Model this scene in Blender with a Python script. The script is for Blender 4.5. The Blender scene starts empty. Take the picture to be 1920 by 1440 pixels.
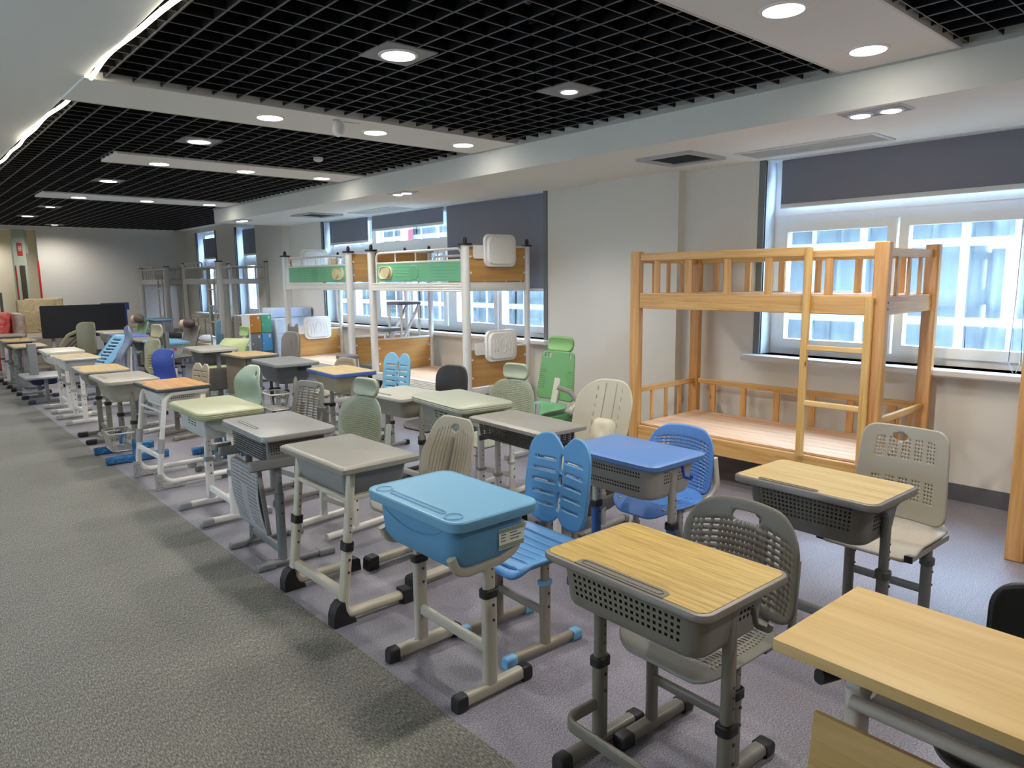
import bpy, random
from math import *
from mathutils import Vector, Matrix
random.seed(7)
S = bpy.context.scene
COL = S.collection

# ---------------------------------------------------------------- camera, world, exposure
CAM_F, CAM_YAW, CAM_PITCH, CAM_ROLL, CAM_H = 1342.2, radians(41.517), radians(8.487), radians(-0.642), 1.6
cam_d = bpy.data.cameras.new('camera'); cam = bpy.data.objects.new('camera', cam_d); COL.objects.link(cam)
cam_d.sensor_fit = 'HORIZONTAL'; cam_d.sensor_width = 36.0; cam_d.lens = CAM_F / 1920 * 36; cam_d.clip_start = 0.05
_f = Vector((sin(CAM_YAW) * cos(CAM_PITCH), cos(CAM_YAW) * cos(CAM_PITCH), -sin(CAM_PITCH)))
_r = Vector((cos(CAM_YAW), -sin(CAM_YAW), 0)); _u = _r.cross(_f)
_r2 = cos(CAM_ROLL) * _r + sin(CAM_ROLL) * _u; _u2 = -sin(CAM_ROLL) * _r + cos(CAM_ROLL) * _u
cam.matrix_world = Matrix(((_r2.x, _u2.x, -_f.x, 0), (_r2.y, _u2.y, -_f.y, 0), (_r2.z, _u2.z, -_f.z, CAM_H), (0, 0, 0, 1)))
S.camera = cam
W = bpy.data.worlds.new('overcast_sky'); S.world = W; W.use_nodes = True
wn = W.node_tree.nodes; wl = W.node_tree.links
bg = wn['Background']; bg.inputs[0].default_value = (0.54, 0.75, 1.0, 1); bg.inputs[1].default_value = 21.0
S.view_settings.view_transform = 'Standard'; S.view_settings.look = 'None'; S.view_settings.gamma = 1
S.view_settings.use_curve_mapping = False; S.view_settings.exposure = 0.80
S.cycles.max_bounces = 8; S.cycles.diffuse_bounces = 6; S.cycles.glossy_bounces = 3
S.cycles.caustics_reflective = False; S.cycles.caustics_refractive = False
LAMP_W, SPOT_W, LED_E = 33.0, 6.0, 5.0

# ---------------------------------------------------------------- materials
MATS = {}
def lin(h):
    c = [int(h[i:i + 2], 16) / 255 for i in (0, 2, 4)]
    return tuple(x / 12.92 if x <= .04045 else ((x + .055) / 1.055) ** 2.4 for x in c) + (1,)
def new_mat(key):
    m = bpy.data.materials.new(key); m.use_nodes = True; MATS[key] = m
    nt = m.node_tree; return m, nt.nodes, nt.links, nt.nodes['Principled BSDF']
def pl(h, rough=.42, metal=0, spec=.5, grain=.03):
    """moulded plastic or painted metal with a faint surface grain"""
    key = 'paint_%s_%d_%d' % (h, rough * 100, metal * 100)
    if key in MATS: return MATS[key]
    m, n, l, b = new_mat(key)
    c = lin(h); b.inputs['Roughness'].default_value = rough; b.inputs['Metallic'].default_value = metal
    b.inputs['Specular IOR Level'].default_value = spec
    tc = n.new('ShaderNodeTexCoord'); no = n.new('ShaderNodeTexNoise'); no.inputs['Scale'].default_value = 6; no.inputs['Detail'].default_value = 4
    mx = n.new('ShaderNodeMix'); mx.data_type = 'RGBA'
    mx.inputs['A'].default_value = tuple(x * (1 - grain) for x in c[:3]) + (1,); mx.inputs['B'].default_value = tuple(min(1, x * (1 + grain)) for x in c[:3]) + (1,)
    l.new(tc.outputs['Object'], no.inputs['Vector']); l.new(no.outputs['Fac'], mx.inputs['Factor']); l.new(mx.outputs['Result'], b.inputs['Base Color'])
    return m
def wood(key, c1, c2, axis='y', scale=1.0, rough=.45, knots=False):
    if key in MATS: return MATS[key]
    m, n, l, b = new_mat(key); b.inputs['Roughness'].default_value = rough
    tc = n.new('ShaderNodeTexCoord'); mp = n.new('ShaderNodeMapping')
    s = {'x': (1.2, 26, 26), 'y': (26, 1.2, 26), 'z': (26, 26, 1.2)}[axis]
    mp.inputs['Scale'].default_value = tuple(v * scale for v in s)
    no = n.new('ShaderNodeTexNoise'); no.inputs['Scale'].default_value = 1.6; no.inputs['Detail'].default_value = 7; no.inputs['Roughness'].default_value = .62; no.inputs['Distortion'].default_value = .6
    r = n.new('ShaderNodeValToRGB'); r.color_ramp.elements[0].position = .36; r.color_ramp.elements[0].color = lin(c2); r.color_ramp.elements[1].position = .62; r.color_ramp.elements[1].color = lin(c1)
    l.new(tc.outputs['Object'], mp.inputs['Vector']); l.new(mp.outputs['Vector'], no.inputs['Vector']); l.new(no.outputs['Fac'], r.inputs['Fac'])
    out = r.outputs['Color']
    if knots:
        vo = n.new('ShaderNodeTexVoronoi'); vo.inputs['Scale'].default_value = 4.2
        mp2 = n.new('ShaderNodeMapping'); mp2.inputs['Scale'].default_value = {'x': (.55, 1.5, 1.5), 'y': (1.5, .55, 1.5), 'z': (1.5, 1.5, .55)}[axis]
        r2 = n.new('ShaderNodeValToRGB'); r2.color_ramp.elements[0].position = .035; r2.color_ramp.elements[1].position = .075
        mx = n.new('ShaderNodeMix'); mx.data_type = 'RGBA'; mx.inputs['A'].default_value = lin('6b3a18')
        l.new(tc.outputs['Object'], mp2.inputs['Vector']); l.new(mp2.outputs['Vector'], vo.inputs['Vector']); l.new(vo.outputs['Distance'], r2.inputs['Fac'])
        l.new(r2.outputs['Color'], mx.inputs['Factor']); l.new(out, mx.inputs['B']); out = mx.outputs['Result']
    l.new(out, b.inputs['Base Color'])
    return m
def emit(key, col, strength):
    if key in MATS: return MATS[key]
    m, n, l, b = new_mat(key); b.inputs['Base Color'].default_value = (.8, .8, .8, 1)
    b.inputs['Emission Color'].default_value = col + (1,); b.inputs['Emission Strength'].default_value = strength
    return m
def wallpaint(key, h, rough=.85):
    if key in MATS: return MATS[key]
    m, n, l, b = new_mat(key); b.inputs['Roughness'].default_value = rough; b.inputs['Specular IOR Level'].default_value = .25; c = lin(h)
    tc = n.new('ShaderNodeTexCoord'); no = n.new('ShaderNodeTexNoise'); no.inputs['Scale'].default_value = 1.3; no.inputs['Detail'].default_value = 6
    mx = n.new('ShaderNodeMix'); mx.data_type = 'RGBA'; mx.inputs['A'].default_value = tuple(x * .95 for x in c[:3]) + (1,); mx.inputs['B'].default_value = c
    bp = n.new('ShaderNodeBump'); bp.inputs['Strength'].default_value = .05; n2 = n.new('ShaderNodeTexNoise'); n2.inputs['Scale'].default_value = 220
    l.new(tc.outputs['Object'], no.inputs['Vector']); l.new(no.outputs['Fac'], mx.inputs['Factor']); l.new(mx.outputs['Result'], b.inputs['Base Color'])
    l.new(tc.outputs['Object'], n2.inputs['Vector']); l.new(n2.outputs['Fac'], bp.inputs['Height']); l.new(bp.outputs['Normal'], b.inputs['Normal'])
    return m
def carpet(key, ca, cb, cc, stretch, off, gl=.8):
    m, n, l, b = new_mat(key); b.inputs['Roughness'].default_value = gl; b.inputs['Specular IOR Level'].default_value = .6
    b.inputs['Sheen Weight'].default_value = .2
    tc = n.new('ShaderNodeTexCoord'); mp = n.new('ShaderNodeMapping'); mp.inputs['Scale'].default_value = stretch
    no = n.new('ShaderNodeTexNoise'); no.inputs['Scale'].default_value = 1; no.inputs['Detail'].default_value = 2.5; no.inputs['Roughness'].default_value = .75
    r = n.new('ShaderNodeValToRGB'); e = r.color_ramp.elements
    e[0].position = .34; e[0].color = lin(ca); e[1].position = .66; e[1].color = lin(cc); k = e.new(.5); k.color = lin(cb)
    big = n.new('ShaderNodeTexNoise'); big.inputs['Scale'].default_value = 2.2; big.inputs['Detail'].default_value = 4
    br = n.new('ShaderNodeTexBrick'); br.offset = off; br.inputs['Scale'].default_value = 1; br.inputs['Mortar Size'].default_value = .0016
    br.inputs['Brick Width'].default_value = 1.0; br.inputs['Row Height'].default_value = .5
    br.inputs['Color1'].default_value = (1, 1, 1, 1); br.inputs['Color2'].default_value = (.95, .95, .95, 1); br.inputs['Mortar'].default_value = (.72, .72, .72, 1)
    m1 = n.new('ShaderNodeMix'); m1.data_type = 'RGBA'; m1.blend_type = 'MULTIPLY'; m1.inputs['Factor'].default_value = 1
    m2 = n.new('ShaderNodeMix'); m2.data_type = 'RGBA'; m2.blend_type = 'OVERLAY'; m2.inputs['Factor'].default_value = .22
    bp = n.new('ShaderNodeBump'); bp.inputs['Strength'].default_value = .35; bp.inputs['Distance'].default_value = .004
    l.new(tc.outputs['Object'], mp.inputs['Vector']); l.new(mp.outputs['Vector'], no.inputs['Vector']); l.new(no.outputs['Fac'], r.inputs['Fac'])
    l.new(tc.outputs['Object'], br.inputs['Vector']); l.new(tc.outputs['Object'], big.inputs['Vector'])
    l.new(r.outputs['Color'], m1.inputs['A']); l.new(br.outputs['Color'], m1.inputs['B'])
    l.new(m1.outputs['Result'], m2.inputs['A']); l.new(big.outputs['Fac'], m2.inputs['B'])
    l.new(m2.outputs['Result'], b.inputs['Base Color']); l.new(no.outputs['Fac'], bp.inputs['Height']); l.new(bp.outputs['Normal'], b.inputs['Normal'])
    return m
def glass():
    if 'pane_glass' in MATS: return MATS['pane_glass']
    m, n, l, b = new_mat('pane_glass'); n.remove(b)
    t = n.new('ShaderNodeBsdfTransparent'); t.inputs[0].default_value = (.93, .97, 1, 1); g = n.new('ShaderNodeBsdfGlossy'); g.inputs['Roughness'].default_value = .03
    f = n.new('ShaderNodeMapRange'); lw = n.new('ShaderNodeLayerWeight'); lw.inputs[0].default_value = .25; l.new(lw.outputs['Facing'], f.inputs['Value']); f.inputs['To Min'].default_value = .04; f.inputs['To Max'].default_value = .5; mx = n.new('ShaderNodeMixShader')
    l.new(f.outputs[0], mx.inputs[0]); l.new(t.outputs[0], mx.inputs[1]); l.new(g.outputs[0], mx.inputs[2]); l.new(mx.outputs[0], n['Material Output'].inputs[0])
    return m
def clear_plastic(h):
    key = 'translucent_' + h
    if key in MATS: return MATS[key]
    m, n, l, b = new_mat(key); b.inputs['Base Color'].default_value = lin(h); b.inputs['Roughness'].default_value = .25
    t = n.new('ShaderNodeBsdfTransparent'); mx = n.new('ShaderNodeMixShader'); no = n.new('ShaderNodeTexNoise'); no.inputs['Scale'].default_value = 9
    l.new(no.outputs['Fac'], mx.inputs[0]); l.new(t.outputs[0], mx.inputs[1]); l.new(b.outputs[0], mx.inputs[2]); l.new(mx.outputs[0], n['Material Output'].inputs[0])
    return m
def crinkle(key, c1, c2, rough=.18, scale=14):
    """creased wrapping film"""
    if key in MATS: return MATS[key]
    m, n, l, b = new_mat(key); b.inputs['Roughness'].default_value = rough; b.inputs['Specular IOR Level'].default_value = .7
    tc = n.new('ShaderNodeTexCoord'); no = n.new('ShaderNodeTexNoise'); no.inputs['Scale'].default_value = scale; no.inputs['Detail'].default_value = 5; no.inputs['Distortion'].default_value = 1.5
    r = n.new('ShaderNodeValToRGB'); r.color_ramp.elements[0].position = .3; r.color_ramp.elements[0].color = lin(c1); r.color_ramp.elements[1].position = .7; r.color_ramp.elements[1].color = lin(c2)
    bp = n.new('ShaderNodeBump'); bp.inputs['Strength'].default_value = 1; bp.inputs['Distance'].default_value = .03
    l.new(tc.outputs['Object'], no.inputs['Vector']); l.new(no.outputs['Fac'], r.inputs['Fac']); l.new(r.outputs['Color'], b.inputs['Base Color'])
    l.new(no.outputs['Fac'], bp.inputs['Height']); l.new(bp.outputs['Normal'], b.inputs['Normal'])
    return m

# ---------------------------------------------------------------- mesh helpers
def rr(w, d, r, n=5, cx=0, cy=0):
    """rounded rectangle, counter-clockwise"""
    r = min(r, w / 2 - 1e-4, d / 2 - 1e-4); p = []
    for sx, sy, a0 in ((1, 1, 0), (-1, 1, 90), (-1, -1, 180), (1, -1, 270)):
        for k in range(n + 1):
            a = radians(a0 + 90 * k / n); p.append((cx + sx * (w / 2 - r) + r * cos(a), cy + sy * (d / 2 - r) + r * sin(a)))
    return p
def circ(r, n=12): return [(r * cos(2 * pi * k / n), r * sin(2 * pi * k / n)) for k in range(n)]
def fillet(P, r, n=5):
    P = [Vector(p) for p in P]; o = [P[0]]
    for a, b, c in zip(P, P[1:], P[2:]):
        u = (a - b); v = (c - b); la, lc = u.length, v.length; u.normalize(); v.normalize()
        ang = u.angle(v)
        if ang > 3.1: o.append(b); continue
        t = min(r / tan(ang / 2), la * .49, lc * .49); rr_ = t * tan(ang / 2); h = rr_ / sin(ang / 2)
        cen = b + (u + v).normalized() * h; s = b + u * t - cen; e = b + v * t - cen; w = s.angle(e)
        for k in range(n + 1):
            q = k / n; o.append(cen + (s * sin((1 - q) * w) + e * sin(q * w)) / max(sin(w), 1e-6))
    o.append(P[-1]); return o
class G:
    def __init__(s): s.v = []; s.f = []
    def add(s, vs, fs):
        o = len(s.v); s.v += [tuple(v) for v in vs]; s.f += [tuple(i + o for i in f) for f in fs]; return s
    def box(s, x0, x1, y0, y1, z0, z1):
        return s.add([(x0, y0, z0), (x1, y0, z0), (x1, y1, z0), (x0, y1, z0), (x0, y0, z1), (x1, y0, z1), (x1, y1, z1), (x0, y1, z1)],
                     [(0, 3, 2, 1), (4, 5, 6, 7), (0, 1, 5, 4), (1, 2, 6, 5), (2, 3, 7, 6), (3, 0, 4, 7)])
    def cb(s, cx, cy, cz, sx, sy, sz): return s.box(cx - sx / 2, cx + sx / 2, cy - sy / 2, cy + sy / 2, cz - sz / 2, cz + sz / 2)
    def rect(s, x0, x1, y0, y1, z0, z1, bl, br=None, bb=None, bt=None):
        """picture-frame of four bars in the y-z plane"""
        br = bl if br is None else br; bb = bl if bb is None else bb; bt = bl if bt is None else bt
        s.loft([[(x, a, b) for a, b in ((y0, z0), (y1, z0), (y1, z1), (y0, z1))] for x in (x0, x1)], False, False)
        s.loft([[(x, a, b) for a, b in ((y0 + bl, z0 + bb), (y1 - br, z0 + bb), (y1 - br, z1 - bt), (y0 + bl, z1 - bt))] for x in (x0, x1)], False, False)
        for x in (x0, x1):
            s.loft([[(x, a, b) for a, b in ((y0, z0), (y1, z0), (y1, z1), (y0, z1))], [(x, a, b) for a, b in ((y0 + bl, z0 + bb), (y1 - br, z0 + bb), (y1 - br, z1 - bt), (y0 + bl, z1 - bt))]], False, False)
        return s
    def bar(s, a, b, w, h, up=(0, 0, 1)): return s.sweep([a, b], rr(w, h, min(w, h) * .12, 2), up)
    def loft(s, rings, cap0=True, cap1=True):
        n = len(rings[0]); vs = [v for r in rings for v in r]; fs = []
        for k in range(len(rings) - 1):
            for i in range(n):
                j = (i + 1) % n; fs.append((k * n + i, k * n + j, (k + 1) * n + j, (k + 1) * n + i))
        if cap0: fs.append(tuple(range(n - 1, -1, -1)))
        if cap1: fs.append(tuple((len(rings) - 1) * n + i for i in range(n)))
        return s.add(vs, fs)
    def plate(s, cx, cy, w, d, r, lv, n=6):
        """stack of rounded rectangles: lv = [(z, inset), ...]"""
        return s.loft([[(x, y, z) for x, y in rr(w - 2 * i, d - 2 * i, max(r - i, .002), n, cx, cy)] for z, i in lv])
    def slab(s, cx, cy, w, d, r, z0, z1, e=.004, n=6):
        return s.plate(cx, cy, w, d, r, [(z0, e), (z0 + e, 0), (z1 - e, 0), (z1 - e * .3, e * .3), (z1, e)], n)
    def sweep(s, P, sec, up=(0, 0, 1), cap=True, closed=False):
        P = [Vector(p) for p in P]; up = Vector(up); rings = []; n = len(P)
        for k, p in enumerate(P):
            a = P[k - 1] if (k or closed) else p; c = P[(k + 1) % n] if (k < n - 1 or closed) else p
            t0 = (p - a).normalized() if (p - a).length > 1e-9 else (c - p).normalized(); t1 = (c - p).normalized() if (c - p).length > 1e-9 else t0
            t = (t0 + t1).normalized(); sc = 1 / max(.4, t.dot(t1))
            sd = t.cross(up)
            if sd.length < 1e-3: sd = t.cross(Vector((1, 0, 0)) if abs(t.x) < .9 else Vector((0, 1, 0)))
            sd.normalize(); nn = sd.cross(t)
            rings.append([p + sd * (x * sc) + nn * y for x, y in sec])
        if closed: rings.append(rings[0])
        return s.loft(rings, cap and not closed, cap and not closed)
    def tube(s, P, r, n=10, up=(0, 0, 1), closed=False): return s.sweep(P, circ(r, n), up, True, closed)
    def cyl(s, a, b, r, n=14, r2=None):
        a = Vector(a); b = Vector(b); t = (b - a).normalized(); u = t.orthogonal().normalized(); w = t.cross(u); r2 = r if r2 is None else r2
        return s.loft([[a + (u * x + w * y) * r for x, y in circ(1, n)], [b + (u * x + w * y) * r2 for x, y in circ(1, n)]])
    def ell(s, c, rx, ry, rz, n=12, m=8):
        c = Vector(c); R = []
        for k in range(1, m):
            a = pi * k / m; R.append([c + Vector((rx * sin(a) * x, ry * sin(a) * y, -rz * cos(a))) for x, y in circ(1, n)])
        return s.loft(R)
    def xf(s, M): s.v = [tuple(M @ Vector(v)) for v in s.v]; return s
    def panel(s, w, h, cx, cz, r, hole, xf, shape=None, ells=(), pit=(), sub=None):
        """sheet w x h with holes; cx, cz = (solid, hole) cell widths; ells = handle openings (x, z, a, b, power)"""
        def line(L, sd, hl):
            k = max(2, round((L - sd) / (sd + hl))); raw = [sd if i % 2 == 0 else hl for i in range(2 * k + 1)]; f = L / sum(raw); o = [-L / 2]
            for q in raw: o.append(o[-1] + q * f)
            return o
        X = line(w, *cx); Z = line(h, *cz); nx = len(X) - 1; nz = len(Z) - 1; A = w / 2; B = h / 2
        def rnd(x, z):
            m = max(abs(x) / A, abs(z) / B)
            if m < .3: return x, z
            bx, bz = x / m, z / m; tx, tz = bx, bz
            px, pz = abs(bx) - (A - r), abs(bz) - (B - r)
            if px > 0 and pz > 0:
                q = hypot(px, pz); tx = copysign(A - r + px / q * r, bx); tz = copysign(B - r + pz / q * r, bz)
            k = m ** 5; return x + (tx - bx) * k, z + (tz - bz) * k
        def ev(x, z, e): return (abs(x - e[0]) / e[2]) ** e[4] + (abs(z - e[1]) / e[3]) ** e[4]
        keep = {}; gone = set(); used = set()
        for i in range(nx):
            for j in range(nz):
                x = (X[i] + X[i + 1]) / 2; z = (Z[j] + Z[j + 1]) / 2
                ie = any(ev(x, z, e) < 1 for e in ells)
                cs = [(i, j), (i + 1, j), (i + 1, j + 1), (i, j + 1)]
                if ie: gone.update(cs)
                elif not (hole and hole(i, j, x, z, nx, nz)): keep[(i, j)] = cs; used.update(cs)
        idx = {}; vs = []
        for c in used:
            x, z = X[c[0]], Z[c[1]]
            if c in gone:
                for e in ells:
                    q = ev(x, z, e)
                    if .15 < q < 4:
                        k = q ** (-1 / e[4]); x = e[0] + (x - e[0]) * k; z = e[1] + (z - e[1]) * k; break
            else: x, z = rnd(x, z)
            if shape: x, z = shape(x, z)
            idx[c] = len(vs); vs.append(xf(x, z))
        return s.add(vs, [tuple(idx[c] for c in cs) for cs in keep.values()])
    def tub(s, w, d, z0, z1, taper, r, holes=None, cell=(.01, .006), bulge=0):
        """open-topped tub, rounded corners; w = x size, d = y size at the rim; holes(side, a, z) -> bool, side in 'fbrl'"""
        H = z1 - z0; nz = max(3, 2 * round(H / (cell[0] + cell[1]) / 1.0) + 1) if holes else 4
        def perim(W, D):
            o = []; R = min(r, W / 2 - .001, D / 2 - .001)
            for side, L, f in (('f', D, lambda t: (-W / 2, -t)), ('r', W, lambda t: (t, -D / 2)), ('b', D, lambda t: (W / 2, t)), ('l', W, lambda t: (-t, D / 2))):
                q = (2 * round(L0[side] / (cell[0] + cell[1])) + 1) if holes else 3
                for k in range(q): o.append((f(-L / 2 + R + (L - 2 * R) * k / q), side, (-L / 2 + R + (L - 2 * R) * (k + .5) / q), k & 1))
                c = {'f': (-W / 2 + R, -D / 2 + R, 180), 'r': (W / 2 - R, -D / 2 + R, 270), 'b': (W / 2 - R, D / 2 - R, 0), 'l': (-W / 2 + R, D / 2 - R, 90)}[side]
                for k in range(5):
                    a = radians(c[2] + 90 * k / 5); o.append(((c[0] + R * cos(a), c[1] + R * sin(a)), 'c', 0, 0))
            return o
        L0 = {'f': d - 2 * r, 'b': d - 2 * r, 'l': w - 2 * r, 'r': w - 2 * r}
        lv = [(z0 + H * k / nz, taper * (1 - k / nz)) for k in range(nz + 1)]
        rb = .03; R = []; meta = perim(w, d)
        for z, t in lv:
            e = 0
            if z - z0 < rb: e = rb - sqrt(max(0, rb * rb - (rb - (z - z0)) ** 2))
            R.append([(p[0][0], p[0][1], z) for p in perim(w - 2 * t - 2 * e * .6, d - 2 * t - 2 * e * .6)])
        n = len(meta); vs = [v for q in R for v in q]; fs = []
        for k in range(len(R) - 1):
            zc = (R[k][0][2] + R[k + 1][0][2]) / 2
            for i in range(n):
                if holes and meta[i][3] and k & 1 and holes(meta[i][1], meta[i][2], zc): continue
                j = (i + 1) % n; fs.append((k * n + i, k * n + j, (k + 1) * n + j, (k + 1) * n + i))
        fs.append(tuple(range(n - 1, -1, -1)))
        return s.add(vs, fs)

def prop(o, label=None, cat=None, group=None, kind=None):
    if label: o['label'] = label
    if cat: o['category'] = cat
    if group: o['group'] = group
    if kind: o['kind'] = kind
    return o
def ob(name, g, mat, parent=None, smooth=35, bevel=0, solid=0, sub=0, label=None, marks=None):
    """marks = (G, material): small surface marks kept inside the same mesh"""
    nf = len(g.f)
    if marks: g.add(marks[0].v, marks[0].f)
    me = bpy.data.meshes.new(name); me.from_pydata(g.v, [], g.f); me.update()
    if smooth:
        me.shade_smooth(); me.set_sharp_from_angle(angle=radians(smooth))
    me.materials.append(mat)
    if marks:
        me.materials.append(marks[1])
        for k in range(nf, len(me.polygons)): me.polygons[k].material_index = 1
    o = bpy.data.objects.new(name, me); COL.objects.link(o)
    if parent: o.parent = parent
    if solid:
        q = o.modifiers.new('solid', 'SOLIDIFY'); q.thickness = solid; q.offset = 0
    if sub:
        q = o.modifiers.new('sub', 'SUBSURF'); q.levels = sub; q.render_levels = sub
    if bevel:
        q = o.modifiers.new('bevel', 'BEVEL'); q.width = bevel; q.segments = 2; q.limit_method = 'ANGLE'; q.angle_limit = radians(40)
    if label: o['label'] = label
    return o
def thing(name, label, cat, loc=(0, 0, 0), rot=0, group=None):
    o = bpy.data.objects.new(name, None); COL.objects.link(o); o.location = loc; o.rotation_euler = (0, 0, radians(rot)); o.empty_display_size = .1
    return prop(o, label, cat, group)
def dup(root, loc, rot=None, label=None):
    r = root.copy(); COL.objects.link(r); r.location = loc
    if rot is not None: r.rotation_euler = (0, 0, radians(rot))
    if label: r['label'] = label
    def kids(a, b):
        for ch in list(a.children):
            c = ch.copy(); COL.objects.link(c); c.parent = b; kids(ch, c)
    kids(root, r); return r
def struct(name, g, mat, parent=None, smooth=0, bevel=0, label=None):
    o = ob(name, g, mat, parent, smooth, bevel)
    if not parent: prop(o, label, 'room', None, 'structure')
    return o
# ---------------------------------------------------------------- room shell
CEIL, SOF, XW, YF = 2.745, 2.525, 5.6, 17.9
M_WALL = wallpaint('wall_paint', 'dedbd2'); M_CEIL = wallpaint('ceiling_paint', 'ecebe6'); M_SOF = wallpaint('soffit_paint', 'eeece2')
struct('floor', G().box(1.43, 5.75, -3, 18.2, -.1, 0), carpet('carpet_grey_violet', '524f58', '7d7984', 'aca8b2', (210, 150, 60), .5, .42), label='grey violet carpet tiles under the desks')
struct('floor_aisle', G().box(-3.6, 1.43, -3, 18.2, -.1, 0), carpet('carpet_olive_fleck', '3d3c35', '69675c', '9c998c', (200, 52, 60), .5), label='olive grey flecked carpet tiles of the aisle')

def wall_with_holes(holes, x0, x1, y0, y1, z0, z1):
    g = G(); ys = sorted({y0, y1, *[q for h in holes for q in h[:2]]})
    for a, b in zip(ys, ys[1:]):
        h = [h for h in holes if h[0] <= a + 1e-6 and h[1] >= b - 1e-6]
        if h: g.box(x0, x1, a, b, z0, h[0][2]); g.box(x0, x1, a, b, h[0][3], z1)
        else: g.box(x0, x1, a, b, z0, z1)
    return g
WIN = [(-1.6, 0.55, .93, SOF), (1.1, 3.15, .93, SOF), (5.76, 10.93, .9, SOF), (13.45, 14.67, .9, 2.66), (15.82, 16.98, .9, 2.66)]
struct('wall_right', wall_with_holes(WIN, XW, XW + .3, -3, 18.2, -.1, 3.4), M_WALL, label='pale window wall behind the bunk beds')
struct('wall_pillar', G().box(5.5, 5.62, 3.93, 4.92, 0, SOF + .02), M_WALL, label='shallow pale pillar between the two wide windows')
struct('wall_column', G().box(5.48, 5.62, 12.2, 13.4, 0, 3.3), M_WALL, label='shallow grey column at the end of the dropped ceiling')
g = G(); g.box(2.68, 5.75, YF, YF + .2, 0, 3.4); g.box(1.2, 2.68, YF, YF + .2, 2.68, 3.4); g.box(-3.6, 1.2, YF, YF + .2, 0, 3.4)
struct('wall_far', g, M_WALL, label='white end wall of the long room')
struct('wall_corridor', G().box(.5, 3.2, 19.4, 19.5, 0, 3.2).box(.4, .5, 18.0, 19.5, 0, 3.2).box(3.2, 3.3, 18.0, 19.5, 0, 3.2).box(.5, 3.2, 18.1, 19.4, 2.75, 2.85).box(.5, 3.2, 18.2, 19.4, -.1, 0), wallpaint('corridor_paint', 'd6d0bf'), label='cream corridor wall behind the doorway')
struct('wall_left', wall_with_holes([(3.6, 4.15, .6, 2.1), (10.2, 10.6, .6, 2.1)], -3.8, -3.6, -3, 18.2, 0, 3.4), M_WALL, label='white wall along the aisle')  # two unseen openings added to bring daylight sheen onto the aisle floor
struct('wall_near', G().box(-3.8, 5.9, -3.2, -3, 0, 3.4), M_WALL, label='white wall at the near end')
# doorway with pale green unfinished jamb and red tape
t = thing('door_1', None, None, (2.45, YF, 0)); prop(t, 'unfinished doorway with pale green jamb and red tape', 'doorway', None, 'structure')
ob('jamb', G().box(-.2, .02, -.02, .22, 0, 2.68).box(-.1, .1, .2, .5, 2.2, 2.68), wallpaint('jamb_green', 'b9c6b4'), t, 0, .004)
ob('opening', G().box(-.11, -.02, -.03, -.022, .2, 1.95), pl('4a4336', .8), t, 0)
ob('tape', G().box(.2, .235, -.03, -.001, .05, 2.05).box(-.19, -.17, -.03, -.021, .05, 1.95), pl('b8231f', .5), t, 0)
sg = thing('wall_sign', 'small red notice on the green door jamb', 'sign', (2.37, YF - .025, 2.28))
ob('plate', G().box(-.045, .045, -.004, .004, -.13, .13), pl('c22b25', .5), sg, 0)
ob('emblem', G().box(-.025, .025, -.007, -.004, -.03, -.02).box(-.025, .025, -.007, -.004, .05, .06).box(-.025, -.017, -.007, -.004, -.03, .06).box(.017, .025, -.007, -.004, -.03, .06).box(-.008, .008, -.007, -.004, 0, .03), pl('f2e9e6'), sg, 0)

# baseboards
BB = pl('5f6066', .6)
struct('baseboard_right', G().box(XW - .012, XW + .01, -3, 3.93, 0, .12).box(XW - .012, XW + .01, 4.92, 12.2, 0, .12).box(XW - .012, XW + .01, 13.4, YF, 0, .12).box(5.488, 5.5, 3.92, 4.93, 0, .12).box(5.488, 5.6, 3.918, 3.93, 0, .12), BB, label='dark grey baseboard under the windows')
struct('baseboard_far', G().box(2.7, XW, YF - .012, YF, 0, .12), BB, label='dark grey baseboard of the end wall')

# ceilings
struct('ceiling', G().box(-3.8, 1.03, -3.2, 18.2, CEIL, CEIL + .08), M_CEIL, label='flat white ceiling over the aisle')
for k, (a, b, c) in enumerate(((1.37, 1.96, 1.02), (4.75, 5.36, 1.02), (7.29, 7.86, 1.77), (10.93, 11.57, 1.77))):
    struct('ceiling_panel', G().box(c, 4.32, a, b, CEIL - .012, CEIL + .07), M_CEIL, label='white crosswise ceiling panel carrying downlights')
    struct('ceiling_trim', G().box(c, 4.3, a - .014, a, CEIL - .014, CEIL + .05).box(c, 4.3, b, b + .014, CEIL - .014, CEIL + .05), pl('cfcdc6'), label='thin metal edge of a ceiling panel')
struct('ceiling_beam', G().box(4.3, XW + .02, -3.2, 12.12, SOF, 3.3), M_SOF, label='dropped ceiling beam along the windows')
struct('ceiling_rim', G().box(4.285, 4.3, -3, 12.12, CEIL - .02, CEIL + .004), pl('b9b7ae'), label='thin edge trim where open grid meets the beam')
struct('ceiling_plenum', G().box(-3.8, 5.9, -3.2, 18.2, 3.35, 3.45), pl('050506', .9, 0, 0), label='black space above the open ceiling grid')
struct('ceiling_upstand', G().box(1.02, 1.03, -3, 18, CEIL + .06, 3.35).box(4.30, 4.305, -3, 12, CEIL + .06, 3.3), pl('060607', .9, 0, 0), label='black upstand at the edge of the grid')
g = G(); P = .152
def gridbars(x0, x1, y0, y1):
    n = int((x1 - x0) / P)
    for k in range(n + 1):
        x = x0 + .08 + k * P
        if x < x1: g.box(x - .004, x + .004, y0, y1, CEIL, CEIL + .045)
    n = int((y1 - y0) / P)
    for k in range(n + 1):
        y = y0 + .07 + k * P
        if y < y1: g.box(x0, x1, y - .0028, y + .0028, CEIL + .001, CEIL + .044)
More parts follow.
